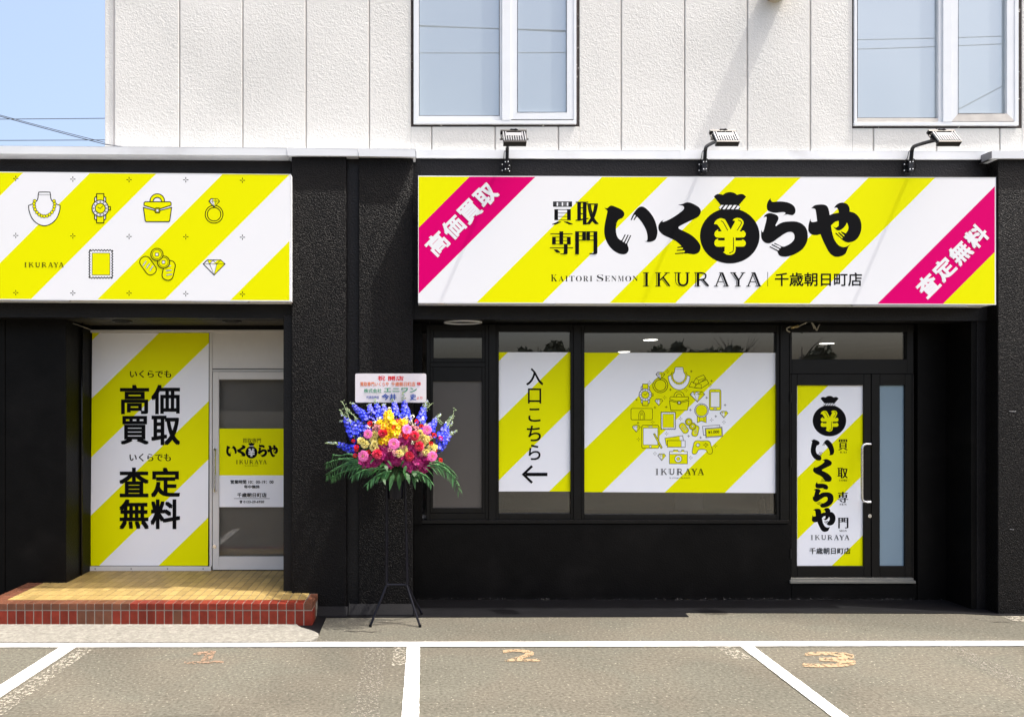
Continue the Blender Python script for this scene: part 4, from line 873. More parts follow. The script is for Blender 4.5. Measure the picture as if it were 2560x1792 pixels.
for t, b in (('KAI', (2100, 1127.8, 2117, 1132.2)), ('TORI', (2097.3, 1198, 2118, 1202.6)), ('SEN', (2099.3, 1257.6, 2116.5, 1262.6)), ('MON', (2098.2, 1324, 2117, 1328.6))): a.text(serif(t), b, S_INK, -0.005, 1.15)
ikuraya(a, (2027, 1337, 2123.3, 1349.2), S_INK); a.text('千歳朝日町店', (2023.6, 1368.4, 2126.4, 1384.2), S_INK, 0.014)
a.build('door_film', dd, 'yellow and white striped film with black money bag and characters')
h = MB().use(STEEL); yy = Y_BR - 0.075
pts = [P(2175, 1110, Y_BR - .004), P(2175, 1110, yy), P(2166, 1110, yy)] + [P(x, y, yy) for x, y in ((2160, 1111.5), (2156.5, 1115), (2155, 1121), (2155, 1243), (2156.5, 1249.5), (2160, 1253), (2166, 1254.5))] + [P(2175, 1254.5, yy), P(2175, 1254.5, Y_BR - .004)]
h.tube(pts, 0.0115, 10); h.build('handle', None, dd, smooth=False)
lk = MB().use(STEEL); lk.cyl(P(2173.5, 1289, Y_BR - .0045), (0, -1, 0), 0.017, 0.008, 18); lk.cyl(P(2173.5, 1289, Y_BR - .013), (0, -1, 0), 0.008, 0.003, 12); lk.build('lock', None, dd)
si = MB().use(mat('door_sill_metal', (0.20, 0.20, 0.18), 0.35, metal=0.3)); si.pbox(1977, 2284, 1444, 1451, Y_BR, 0.022, 0.06); si.pbox(1976, 2290, 1451.2, 1458, Y_BR, 0.045, 0.06); si.build('door_sill', None, bld, bevel=0.002)

# room behind the glass
INNER = mat('inner_grey', (0.55, 0.525, 0.50), 0.8, var=0.15, vscale=1.0)
ro = MB().use(INNER); xr0, xr1 = -0.95, 6.85
ro.box(xr0, xr1, 12.7, 12.75, 0.01, 2.7); ro.box(xr0, xr1, 7.16, 12.7, 2.6, 2.62); ro.box(xr0, xr0 + .02, 7.16, 12.7, .01, 2.6); ro.box(xr1 - .02, xr1, 7.16, 12.7, .01, 2.6); ro.box(xr0, xr1, 7.16, 12.7, 0.011, 0.02)
ro.build('inner_wall', None, bld)
ct = MB().use(mat('counter_grey', (0.25, 0.243, 0.238), 0.7, var=0.12, vscale=1.5)); zc = PZ(1288, 7.03)
ct.box(PX(1054, 7), PX(1970, 7.1), 7.04, 7.46, zc - 0.03, zc); ct.box(PX(1054, 7), PX(1970, 7.1), 7.46, 7.5, 0.02, zc + 0.26)
ct.use(INNER); ct.box(PX(1690, 7.4), PX(1760, 7.4), 7.43, 7.46, zc, zc + 0.2); ct.build('window_ledge', None, bld)
LAMP_ON = mat('lamp_glow', (1.0, 0.96, 0.88), 0.5, emit=6.0)

# ------------------------------------------------------------------ lamps, cables and small things
for i, (px, py) in enumerate(((1626, 849), (1560, 879), (2067, 858), (2248, 893))):
    Yc = FPX * (2.6 - CAMH) / (CYP - py); c = Vector((PX(px, Yc), Yc, 2.6))
    t = thing('ceiling_light', c, ('lit round ceiling light seen high through the big shop window', 'lit round ceiling light just over the film of the big shop window', 'lit round ceiling light in the transom pane beside the tree reflection', 'lit round ceiling light at the right end of the transom pane')[i], 'ceiling light', 'lit ceiling lights inside the shop')
    q = MB().use(LAMP_ON); q.cyl(c + Vector((0, 0, -0.006)), (0, 0, 1), 0.085, 0.004, 20); q.build('diffuser', None, t)
    q = MB().use(PALE_METAL); q.tube([c + Vector((0, 0, -0.004)), c + Vector((0, 0, -0.0001))], [0.10, 0.10], 20); q.build('trim', None, t)
b_ = thing('bottle', (PX(1905, 7.2), 7.2, zc), 'small dark bottle on the window ledge at the lower right of the big window', 'bottle')
q = MB().use(mat('bottle_glass', (0.03, 0.028, 0.026), 0.15)); c = Vector((PX(1905, 7.2), 7.2, zc)); q.lathe(c, [(0.0, 0), (0.038, 0.001), (0.038, 0.10), (0.034, 0.118), (0.013, 0.132), (0.012, 0.142)], 18); q.build('body', None, b_, smooth=True)
q = MB().use(mat('bottle_pump', (0.35, 0.33, 0.31), 0.4)); q.cyl(c + Vector((0, 0, .1425)), (0, 0, 1), 0.013, 0.022, 12); q.build('cap', None, b_)

# ring light and downlights in the soffits
c = Vector((PX(1157, 6.82), 6.82, zs_r)); t = thing('ceiling_light', c, 'round unlit ceiling light with a pale rim, in the soffit above the narrow window', 'ceiling light')
q = MB().use(PALE_METAL); ring = [c + Vector((0.165 * cos(i * pi / 20), 0.13 * sin(i * pi / 20), -0.006)) for i in range(41)]; q.tube(ring, 0.008, 8, cap=False); q.build('trim', None, t, smooth=True)
q = MB().use(BLACK_GLOSS); q.tube([c + Vector((0, 0, -0.004)), c + Vector((0, 0, -0.0005))], [0.125, 0.125], 28); q.build('diffuser', None, t)
for px, lab in ((306, 'round black downlight in the soffit above the striped film panel'), (580, 'round black downlight in the soffit above the white glass door')):
    c = Vector((PX(px, 6.98), 6.98, zs_l)); t = thing('ceiling_light', c, lab, 'ceiling light', 'downlights over the tiled entrance')
    q = MB().use(BLACK_METAL); q.tube([c + Vector((0, 0, -0.01)), c + Vector((0, 0, .001))], [0.088, 0.092], 24); q.build('trim', None, t)
    q = MB().use(BLACK_MATT); q.tube([c + Vector((0, 0, -0.012)), c + Vector((0, 0, -0.0102))], [0.066, 0.066], 20); q.build('diffuser', None, t)
CABLE_W = mat('pale_cable', (0.36, 0.33, 0.26), 0.5)
q = MB().use(CABLE_W); yb = 6.9
q.tube([P(*p, yb) for p in catmull([(1975, 830), (1968, 826), (1968, 820), (1980, 816), (1992, 818), (2000, 814), (2012, 808), (2024, 803), (2030, 808), (2036, 822)], 4, False)], 0.006, 6)
q.tube([P(*p, yb - 0.02) for p in catmull([(2030, 806), (2038, 818), (2042, 826), (2047, 814), (2050, 811)], 4, False)], 0.005, 6)
q.use(mat('cable_connector', (0.40, 0.30, 0.12), 0.5)); q.tube([P(1978, 819, yb - .012), P(1996, 815, yb - .012)], 0.011, 8)
o = q.build('loose_cable', smooth=True); tag(o, 'loose pale cable ends hanging from the soffit above the black door', 'cable')
q = MB().use(CABLE_W); q.tube([P(*p, 7.0) for p in catmull([(158, 799), (167, 803), (168, 814), (167, 805), (190, 811), (226, 824)], 4, False)], 0.0035, 6); o = q.build('loose_cable', smooth=True); tag(o, 'thin pale cable running under the soffit to the striped door', 'cable')

# three spotlights on arms
def spotlight(px, label):
    Yb = Y_BEAM; base = P(px, 419, Yb); t = thing('spotlight', base, label, 'spotlight', 'spotlights on arms above the long sign')
    q = MB().use(BLACK_GLOSS); x, y, z = base
    q.box(x - .030, x + .034, y - .012, y - .0005, z - .055, z + .05); q.box(x - .022, x + .018, y - .055, y - .0125, z - .05, z + .045)
    q.use(PALE_METAL)
    for bx, bz in ((-.012, .03), (.012, .032), (-.012, -.032), (.012, -.03), (.028, .012), (.028, -.036), (-.034, .022), (-.034, -.03)): q.cyl((x + bx, y - .0555 if abs(bx) < .02 else y - 0.0125, z + bz), (0, -1, 0), .005, .006, 8)
    q.build('bracket', None, t, bevel=0.002)
    e = base + Vector((0.0, -0.42, 0.098))
    q = MB().use(BLACK_GLOSS); arm = [base + Vector((0.004, -.04, .02)), base + Vector((0.004, -.05, .085)), base + Vector((0.004, -.056, .125)), base + Vector((0.003, -.075, .148)), base + Vector((0.002, -.11, .150)), base + Vector((0.0, -.25, .13)), e]
    q.tube(catmull3(arm), 0.0155, 10); q.build('arm', None, t, smooth=True)
    hc = e + Vector((0.012, -0.04, 0.0)); M = Matrix.Translation(hc) @ Euler((radians(52), 0, 0)).to_matrix().to_4x4()
    q = MB()
    def lb(x0, x1, y0, y1, z0, z1, m):
        k = len(q.v); q.use(m); q.box(x0, x1, y0, y1, z0, z1); q.v[k:] = [tuple(M @ Vector(v)) for v in q.v[k:]]
    W = .092
    lb(-W, W, -.066, .06, -.018, -.004, BLACK_GLOSS); lb(-W, W, -.082, -.066, -.03, .014, BLACK_GLOSS)
    lb(-W + .004, W - .004, -.0655, .056, -.0038, .004, BLACK_MATT)
    for i in range(10):
        xx = -W + .006 + i * (2 * W - .012) / 9; lb(xx - .0048, xx + .0048, -.0655, .056 if i in (0, 1, 8, 9) else .002, .0042, .018, LAMP_METAL)
        if i < 9: lb(xx + .005, xx + (2 * W - .012) / 9 - .005, -.0655, .05 if i in (0, 8) else .004, .0042, .006, BLACK_MATT)
    lb(-W + .03, W - .03, .0065, .05, .0042, .0135, LAMP_METAL)
    head = q.build('lamp_head', None, t, bevel=0.0012)
    q = MB(); lb(-W - .014, -W - .004, -.01, .075, -.02, -.012, BLACK_GLOSS); lb(W + .004, W + .014, -.01, .075, -.02, -.012, BLACK_GLOSS); lb(-W - .014, W + .014, .0752, .094, -.022, .010, BLACK_GLOSS)
    q.use(BLACK_GLOSS); q.cyl(M @ Vector((W, -.006, -.014)), M.to_3x3() @ Vector((1, 0, 0)), .006, .024, 8); q.cyl(M @ Vector((-W, -.006, -.014)), M.to_3x3() @ Vector((-1, 0, 0)), .006, .024, 8)
    q.tube([M @ Vector(p) for p in ((-.03, .09, .004), (-.02, .095, .014), (0, .093, .012), (.02, .094, .016), (.04, .09, .006))], .005, 6)
    q.build('yoke', None, head)
    q = MB().use(BLACK_MATT); q.tube(catmull3([base + Vector((.02, -.05, .06)), base + Vector((.034, -.055, .04)), base + Vector((.043, -.05, 0)), base + Vector((.038, -.035, -.045)), base + Vector((.02, -.02, -.06))]), .003, 6)
    q.tube(catmull3([base + Vector((-.008, -.06, .115)), base + Vector((-.02, -.055, .122)), base + Vector((-.024, -.04, .07)), base + Vector((-.03, -.02, .055))]), .0028, 6); q.build('cable', None, t, smooth=True)
def catmull3(pts, per=5):
    pts = [Vector(p) for p in pts]; o = []
    for i in range(len(pts) - 1):
        p1, p2 = pts[i], pts[i + 1]; p0 = pts[i - 1] if i else p1; p3 = pts[i + 2] if i + 2 < len(pts) else p2
        for k in range(per):
            t = k / per; o.append(0.5 * (2 * p1 + (p2 - p0) * t + (2 * p0 - 5 * p1 + 4 * p2 - p3) * t * t + (3 * p1 - p0 - 3 * p2 + p3) * t ** 3))
    return o + [pts[-1]]
spotlight(1265, 'black spotlight on an arm below the upper window nearest the flowers'); spotlight(1756, 'black spotlight on an arm, between the two upper windows'); spotlight(2268, 'black spotlight on an arm, the one nearest the right pillar')
for px, py, r in ((2523, 1028, .03), (2525, 1322, .012)):
    q = MB().use(LAMP_METAL); c = P(px, py, Y_PIL); q.tube([c, c + Vector((r, -.02, -.002)), c + Vector((r * 1.4, -.02, 0))], .0022, 6)
    o = q.build('wall_hook'); tag(o, 'small bent metal hook sticking out of the right black pillar' if r > .02 else 'tiny metal screw in the right black pillar, low down', 'hook')

# overhead wires: behind the low roof, and behind the viewer (seen mirrored in the upper panes)
WIRE = mat('wire', (0.05, 0.06, 0.075), 0.6)
def wire(pts, r, label):
    q = MB().use(WIRE); n = 24; A, B = Vector(pts[0]), Vector(pts[1]); sag = pts[2]
    q.tube([A + (B - A) * (i / n) + Vector((0, 0, -sag * 4 * (i / n) * (1 - i / n))) for i in range(n + 1)], r, 6, cap=False)
    o = q.build('overhead_wire', smooth=True); tag(o, label, 'wire', 'overhead wires'); return o
YW = 26.0
wire((P(-700, 300, YW), P(900, 288, YW), 0.05), .012, 'upper level wire crossing the sky over the low roof')
wire((P(-700, 351, YW), P(900, 344, YW), 0.05), .012, 'lower level wire crossing the sky just over the flashing')
wire((P(-500, 140, 13), P(300, 366, 13), 0.05), 0.0055, 'thinner of the two wires slanting down to the white wall')
anchor = P(348, 371.5, Y_UP - 0.01)
wire((P(-300, 205, 6.75), P(262, 361, 6.62), 0.01), .0036, 'thicker wire slanting down to the corner of the white wall')
q = MB().use(WIRE); q.tube([P(262, 361, 6.613), P(285, 364.5, 6.60), P(315, 369, 6.605), P(348, 371.3, 6.61)], .0035, 6); o = q.build('wall_cable', smooth=True); tag(o, 'short black cable lying on the white wall above the flashing', 'cable')
def mirror(px, py, D):      # a point D metres behind the viewer whose reflection in the upper panes shows at this place
    d = 2 * (Y_UP + 0.022) + D
    return Vector(((px - CXP) / FPX * d, -D, CAMH + (CYP - py) / FPX * d))
wire((mirror(900, 62, 9), mirror(1500, 80, 9), 0.0), .016, 'wire mirrored high in the first upper window'); wire((mirror(900, 58, 9.4), mirror(1500, 84, 9.4), 0.0), .014, 'second of the paired wires mirrored in the first upper window')
wire((mirror(900, 132, 9), mirror(1500, 131, 9), 0.02), .014, 'wire mirrored low in the first upper window')
wire((mirror(1950, 102, 9), mirror(2600, 88, 9), 0.03), .013, 'upper wire mirrored in the right upper window'); wire((mirror(1950, 128, 9), mirror(2600, 106, 9), 0.03), .013, 'lower wire mirrored in the right upper window'); wire((mirror(2300, 325, 9), mirror(2640, 145, 9), 0.0), .016, 'slanting wire mirrored in the right upper window')

# trees across the lot, mirrored in the upper strip of the shop windows
LEAF = mat('tree_leaf', (0.095, 0.105, 0.07), 0.7, island=0.4); BARK = mat('tree_bark', (0.07, 0.06, 0.05), 0.9, var=0.3, vscale=8)
def tree(px, pyt, D, rx, dense, label):
    d = 2 * YG + D; x = (px - CXP) / FPX * d; ht = CAMH + (CYP - pyt) / FPX * d
    t = thing('tree', (x, -D, 0), label, 'tree', 'trees across the parking lot, mirrored in the glass')
    q = MB().use(BARK); top_ = Vector((x, -D, ht * 0.9)); q.tube([(x, -D, 0), (x + .05, -D, ht * .4), top_], [.16, .12, .02], 8)
    rr = random.Random(int(px))
    for k in range(9 if dense else 30):
        z0 = ht * rr.uniform(.3, .8); an = rr.uniform(0, 2 * pi); L_ = rx * rr.uniform(.5, 1.0); p = Vector((x, -D, z0)); e_ = p + Vector((cos(an) * L_, sin(an) * L_, ht * rr.uniform(.1, .22)))
        q.tube([p, (p + e_) / 2 + Vector((0, 0, .1)), e_], [.05, .03, .008], 5)
        if not dense:
            for _ in range(5): q.tube([(p + e_) / 2, e_ + Vector((rr.uniform(-.5, .5), rr.uniform(-.5, .5), rr.uniform(.1, .6)))], [.014, .006], 4)
    q.build('trunk', None, t, smooth=True)
    if dense:
        q = MB().use(LEAF); cl = [(Vector((x + rr.uniform(-rx, rx) * .75, -D + rr.uniform(-1, 1), ht * rr.uniform(.35, .86))), rr.uniform(.5, .95)) for _ in range(16)]
        for _ in range(2600):
            c, r_ = cl[rr.randrange(len(cl))]; v = Vector((rr.gauss(0, 1), rr.gauss(0, 1), rr.gauss(0, .8))); p = c + v.normalized() * r_ * rr.uniform(.4, 1.05) * rx * .45
            u = Vector((rr.gauss(0, 1), rr.gauss(0, 1), rr.gauss(0, 1))).normalized() * .17; w = u.orthogonal().normalized() * .11
            q.face([p - u, p + w, p + u, p - w])
        q.build('crown', None, t)
tree(1345, 840, 24, 1.3, True, 'bushy tree mirrored in the middle shop window'); tree(1410, 846, 24, 1.2, True, 'round bushy tree mirrored at the edge of the middle shop window')
tree(1640, 856, 24, 1.7, True, 'low bushy tree mirrored in the big shop window'); tree(1700, 832, 26, 1.3, True, 'tall dense tree mirrored in the big shop window'); tree(1765, 853, 24, 1.6, True, 'broad tree mirrored in the big shop window, next to the bare one')
tree(1840, 850, 24, 1.6, False, 'bare branched tree mirrored in the big shop window'); tree(2005, 840, 24, 1.7, True, 'leafy tree mirrored in the transom above the black door')

# ------------------------------------------------------------------ flower stand with a congratulation placard
FZ = aff(1 / 3.826, 1 / 3.826, 780, 900)
YS = 6.24
STAND = mat('stand_metal', (0.004, 0.004, 0.008), 0.35, spec=0.25)
st = thing('flower_stand', (PX(990, YS), YS, 0), 'black folding metal flower stand in front of the black pillars', 'stand')
def leg(px0, px1, pxf, Yf, dy):
    q = MB().use(STAND); Yt = YS + dy; f = Vector((PX(pxf[0], Yf), Yf, 0.006 if Yf > 6.42 else 0.0))
    q.tube(catmull3([P(px0, 1178, Yt), P(px0 + (px1 - px0) * .6, 1330, Yt), P(px1, 1455, Yt), P(px1, 1464, Yt), f + Vector((0, 0, 0.008))], 4), 0.0095, 8); q.use(BLACK_MATT); q.cyl(f, (0, 0, 1), 0.012, 0.02, 10); q.build('leg', None, st, smooth=False)
leg(967, 965.5, (926, 1566), 6.11, -0.035); leg(1012, 1017.5, (1050, 1567), 6.105, -0.035); leg(969, 967, (938, 1540), 6.44, 0.035); leg(1011, 1018.5, (1054.5, 1538), 6.45, 0.035)
q = MB().use(STAND)
q.tube([P(966, 1461, YS - .035), P(1018, 1461, YS - .035), P(1018, 1461, YS + .035), P(966, 1461, YS + .035), P(966, 1461, YS - .034)], .0085, 8)
q.build('crossbar', None, st)
q = MB().use(STAND); c = P(989, 1246, YS); q.lathe(c, [(0, 0), (.058, 0.0), (.064, .02), (.082, .25), (.078, .25), (.06, .03), (0, .03)], 24); q.build('bucket', None, st, smooth=False)

# placard
pk = thing('placard', P(977, 1010, YS + .16), 'white congratulation placard with red, orange, green and blue brush lettering', 'placard')
YP = YS + 0.15
q = MB().use(mat('placard_white', (0.66, 0.63, 0.645), 0.45, var=0.05, vscale=30, stretch=(1, 1, 8)))
q.prism([P(x, y, YP) for x, y in rrect(888, 933.5, 1065.7, 1006, 4)], (0, 0.008, 0)); q.build('board', None, pk, bevel=0.001)
q = MB().use(STAND); q.tube([P(985, 1004, YP + .016), P(988, 1210, YS + .03)], .006, 6); q.build('post', None, pk)
RED, ORG, GRN, BLU = (mat(n, c, .5) for n, c in (('red_ink', (.62, .012, .02)), ('orange_ink', (.72, .16, .03)), ('green_ink', (.01, .26, .12)), ('blue_ink', (.015, .07, .34))))
a = Art(YP, T=FZ)
a.text('祝', (628, 150, 700, 198), RED, .03); a.text('開店', (728, 152, 877, 197), RED, .03); a.text('買取専門いくらや', (461, 208, 735, 250), ORG, .012); a.text('千歳朝日町店', (758, 208, 988, 250), ORG, .012); a.text('様', (1002, 209, 1041, 242), RED, .02)
a.text('株式会社', (497, 272, 665, 313), GRN, .012); a.text('エニワン', (688, 264, 1003, 308), GRN, .03); a.text('代表取締役', (520, 341, 641, 370), BLU, .01); a.text('今井', (666, 322, 808, 382), BLU, .03); a.text('史', (938, 322, 996, 382), BLU, .03); a.text('より', (1000, 350, 1056, 373), RED, .03)
a.build('lettering', pk)

# the arrangement: every bloom, spike and leaf an object of its own
fl_ = thing('flower_arrangement', P(989, 1195, YS), 'colourful arrangement of blue delphiniums, pink gerberas, yellow blooms and palm leaves', 'flowers')
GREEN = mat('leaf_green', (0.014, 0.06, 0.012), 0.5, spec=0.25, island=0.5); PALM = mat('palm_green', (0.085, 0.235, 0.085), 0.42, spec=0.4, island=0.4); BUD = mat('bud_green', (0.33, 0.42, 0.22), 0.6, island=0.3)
BLUE = mat('delphinium_blue', (0.022, 0.035, 0.60), 0.6, spec=0.2, island=0.5); LILAC = mat('delphinium_lilac', (0.10, 0.10, 0.62), 0.6, spec=0.2, island=0.4); EYE = mat('delphinium_eye', (0.50, 0.55, 0.85), 0.6)
PINK = mat('gerbera_pink', (0.84, 0.17, 0.46), 0.55, spec=0.2, island=0.15); PINK_C = mat('gerbera_centre', (0.70, 0.33, 0.25), 0.7); CORAL = mat('carnation_coral', (0.78, 0.055, 0.13), 0.6, island=0.2); SCARLET = mat('small_red', (0.72, 0.015, 0.012), 0.6, island=0.25)
PALEY = mat('stock_pale_yellow', (0.90, 0.82, 0.36), 0.6, spec=0.2, island=0.14); GOLD = mat('orchid_yellow', (0.92, 0.66, 0.0), 0.55, island=0.14); MAG = mat('orchid_magenta', (0.34, 0.004, 0.13), 0.55, island=0.35); ROSE = mat('small_rose', (0.76, 0.38, 0.42), 0.6, island=0.2)
S3 = YS / FPX / 3.826                                      # metres per zoomed photo pixel at the stand
CEN = Vector((PX(990, YS), YS, PZ(1150, YS)))
fr_ = random.Random(21)
def spot(u, v, near=0.0):
    """a place on the dome of flowers: lower and more central blooms stand nearer the viewer"""
    px, py = FZ(u, v); rx = (u - 800) / 620; ry = (v - 820) / 420
    dep = 0.24 * math.sqrt(max(0.0, 1 - min(1, rx * rx + max(0, -ry) ** 2))) + near
    return P(px, py, YS - dep + 0.02)
def orient(c, tilt=0.25):
    d = Vector((c.x - CEN.x, (c.y - CEN.y) * 1.6 - 0.12, (c.z - CEN.z) * 0.7)).normalized()
    d = (d + Vector((0, -0.9, 0.1))).normalized() + Vector((fr_.uniform(-1, 1), fr_.uniform(-.3, .3), fr_.uniform(-1, 1))) * tilt
    return d.normalized().to_track_quat('Z', 'Y').to_matrix() @ Matrix.Rotation(fr_.uniform(0, 6.28), 3, 'Z')
def petal(q, ang, r0, r1, w, lift, curl, m):
    c, s_ = cos(ang), sin(ang); ax = Vector((c, s_, 0)); nx = Vector((-s_, c, 0))
    pr = [(r0, w * .35, lift * .2), (r0 + (r1 - r0) * .45, w, lift * .6), (r0 + (r1 - r0) * .8, w * .9, lift), (r1, w * .25, lift + curl)]
    pts = []
    for rad, ww, z in pr: pts += [ax * rad - nx * ww + Vector((0, 0, z)), ax * rad + nx * ww + Vector((0, 0, z))]
    q.use(m).faces(pts, [(0, 1, 3, 2), (2, 3, 5, 4), (4, 5, 7, 6)])
def gerbera_mesh(seed):
    r = random.Random(seed); q = MB()
    for ring, (n, r1, lift) in enumerate(((22, 1.0, .05), (20, .9, .16), (16, .55, .22))):
        for i in range(n): petal(q, (i + r.uniform(-.2, .2)) * 2 * pi / n + ring * .15, .15, r1 * r.uniform(.92, 1.05), .115, lift + r.uniform(-.04, .04), -.06, PINK)
    q.use(PINK_C)
    for i in range(26):
        a_ = i * 2.4; rad = .26 * math.sqrt(i / 26); p = Vector((rad * cos(a_), rad * sin(a_), .22)); q.tube([p, p + Vector((0, 0, .08))], [.045, .03], 5)
    return q
def ruffle_mesh(seed, m, n, spread=1.0, m2=None, size=.42):
    """ball of crumpled petals"""
    r = random.Random(seed); q = MB()
    for i in range(n):
        t = i / n; ph = math.acos(1 - 1.25 * t); th = i * 2.39996; d = Vector((sin(ph) * cos(th), sin(ph) * sin(th), cos(ph)))
        u = d.orthogonal().normalized(); u = Matrix.Rotation(r.uniform(0, 6.28), 3, d) @ u; w = d.cross(u)
        b = d * r.uniform(.30, .5); e = d * r.uniform(.8, 1.0) * spread; s_ = size * r.uniform(.7, 1.1)
        q.use(m if (m2 is None or r.random() < .7) else m2); z = lambda k: d * r.uniform(-.12, .12)
        q.faces([b, e - u * s_ + z(0), e - u * s_ * .35 + w * .16 + z(0), e + u * .3 * s_ - w * .14 + z(0), e + u * s_ + z(0)], [(0, 1, 2), (0, 2, 3), (0, 3, 4)])
    return q
def floret_cluster(seed, m, n, rad, fl, m2=None):
    """loose cluster of small five petalled florets"""
    r = random.Random(seed); q = MB()
    for i in range(n):
        ph = math.acos(1 - 1.3 * (i + .5) / n); th = i * 2.39996 + r.uniform(-.3, .3); d = Vector((sin(ph) * cos(th), sin(ph) * sin(th), cos(ph))); c = d * rad * r.uniform(.7, 1.05)
        R = (d + Vector((r.uniform(-.4, .4), r.uniform(-.4, .4), .3))).normalized().to_track_quat('Z', 'Y').to_matrix()
        k0 = len(q.v)
        for p in range(5): petal(q, p * 2 * pi / 5 + r.uniform(-.2, .2), .02, fl * r.uniform(.85, 1.15), fl * .38, fl * .25, fl * .15, m)
        if m2: q.use(m2); q.faces([Vector((-.2, -.2, .18)) * fl, Vector((.2, -.2, .18)) * fl, Vector((.2, .2, .18)) * fl, Vector((-.2, .2, .18)) * fl], [(0, 1, 2, 3)])
        q.v[k0:] = [tuple(R @ Vector(v) + c) for v in q.v[k0:]]
    return q
def place(name, q, spots, group_r, near=0.0, tilt=.25):
    """q: list of MB variants in unit size; the first use of each builds it, later ones copy the object"""
    made = []
    for k, (u, v, r) in enumerate(spots):
        c = spot(u, v, near + fr_.uniform(-.015, .03)); R = orient(c, tilt); i = k % len(q)
        if len(made) <= i: o = q[i].build(name, None, None); made.append(o); o.parent = fl_
        else: o = made[i].copy(); COL.objects.link(o)
        o.parent = fl_; s_ = r * S3 * group_r; o.location = c - worldloc(fl_); o.rotation_euler = R.to_euler(); o.scale = (s_, s_, s_)
place('magenta_orchid', [floret_cluster(i, MAG, 12, .75, .55) for i in (1, 2, 3)], [(700, 860, 48), (690, 905, 46), (790, 940, 50), (815, 965, 42), (1000, 965, 52), (1050, 985, 46), (1010, 1010, 44), (905, 785, 48), (860, 765, 44), (560, 995, 44), (500, 985, 44), (1120, 975, 46), (640, 950, 40), (930, 830, 36), (585, 1000, 34), (1090, 940, 44), (740, 985, 40), (670, 830, 40), (860, 935, 42), (960, 880, 40), (900, 990, 42), (1080, 1030, 40), (940, 1030, 36), (540, 950, 34), (1150, 985, 34)], 1.22, -.02)
place('yellow_orchid', [floret_cluster(i, GOLD, 11, .8, .52, SCARLET) for i in (4, 5)], [(735, 530, 46), (742, 580, 50), (705, 640, 50), (765, 615, 48), (830, 668, 44), (872, 600, 40), (680, 782, 50), (718, 748, 44), (790, 705, 46), (660, 605, 36), (820, 620, 40), (752, 660, 44), (640, 598, 26)], 1.1)
place('pale_stock', [ruffle_mesh(i, PALEY, 34) for i in (6, 7)], [(468, 772, 34), (508, 806, 38), (598, 715, 38), (592, 760, 36), (590, 832, 38), (600, 800, 30), (1035, 700, 38), (1060, 745, 36), (1092, 762, 38), (1145, 842, 40), (1090, 880, 36), (1060, 800, 32), (878, 852, 42), (838, 890, 36), (1170, 830, 30), (620, 850, 26), (1000, 755, 28)], 1.1, .01)
place('gerbera', [gerbera_mesh(i) for i in (8, 9)], [(535, 708, 47), (908, 665, 52), (1100, 670, 48), (783, 802, 58), (490, 918, 56), (1150, 920, 53)], 1.0, .05, .15)
place('carnation', [ruffle_mesh(i, CORAL, 46) for i in (10, 11)], [(675, 700, 42), (980, 724, 44), (1025, 822, 45), (622, 896, 44), (930, 918, 45)], 1.08, .035)
place('spray_carnation', [ruffle_mesh(12, SCARLET, 26)], [(558, 611, 27), (396, 772, 19), (428, 832, 25), (425, 856, 22), (540, 880, 24), (413, 912, 22), (1000, 588, 23), (1045, 632, 21), (1168, 718, 24), (1230, 748, 23), (1137, 797, 22), (1228, 958, 23), (820, 580, 18), (778, 640, 18), (895, 722, 36), (872, 690, 20), (1180, 865, 18), (700, 690, 20)], 1.05, .03)
place('rose_bud', [ruffle_mesh(13, ROSE, 22)], [(620, 645, 34), (650, 640, 24), (800, 888, 34), (1050, 895, 30), (1000, 655, 26), (700, 640, 22), (1062, 860, 22), (960, 640, 22), (840, 720, 24), (590, 660, 22), (1130, 740, 22), (870, 830, 22), (1015, 760, 24), (740, 860, 22)], 1.05, .01)
place('filler_bloom', [floret_cluster(14, mat('cream_white', (0.75, 0.72, 0.55), 0.6, spec=0.2, island=0.2), 9, .8, .4)], [(940, 590, 26), (975, 620, 24), (600, 600, 24), (640, 560, 22), (905, 560, 24), (545, 640, 22), (1090, 620, 22), (860, 640, 20), (990, 690, 24), (545, 780, 20), (700, 800, 20), (960, 790, 22), (1110, 830, 20), (740, 470, 22), (960, 540, 22), (1060, 560, 20)], 1.0, -.01)

def leaflet(q, p, d, L_, w, droop, m):
    d = Vector(d).normalized(); s_ = d.cross(Vector((0.05, -0.35, 1))).normalized(); up = s_.cross(d); pts = []
    for t, ww in ((0, .25), (.3, 1.0), (.65, .8), (1, .05)):
        c = Vector(p) + d * L_ * t + Vector((0, 0, -droop * t * t)); pts += [c - s_ * w * ww + up * w * .3 * ww, c + s_ * w * ww + up * w * .3 * ww]
    q.use(m).faces(pts, [(0, 1, 3, 2), (2, 3, 5, 4), (4, 5, 7, 6)])
def palm(pts, L_, w, n, near=0.03):
    q = MB(); ctr = catmull3([spot(u, v, near) - Vector((0, d, 0)) for u, v, d in pts], 8); q.use(PALM); q.tube(ctr, [.006 * (1 - .8 * i / len(ctr)) for i in range(len(ctr))], 5)
    for i in range(n):
        t = .12 + .86 * i / (n - 1); k = min(int(t * (len(ctr) - 1)), len(ctr) - 2); p = ctr[k]; ax = (ctr[k + 1] - ctr[k]).normalized()
        for s_ in (-1, 1):
            sd = ax.cross(Vector((0, -1, 0))).normalized() * s_; d = ax * 1.1 + sd * .75 + Vector((0, fr_.uniform(-.35, .1), fr_.uniform(-.12, .12))); leaflet(q, p, d, L_ * (1.05 - .55 * t) * fr_.uniform(.85, 1.1), w, .03, PALM)
    o = q.build('palm_leaf', None, fl_)
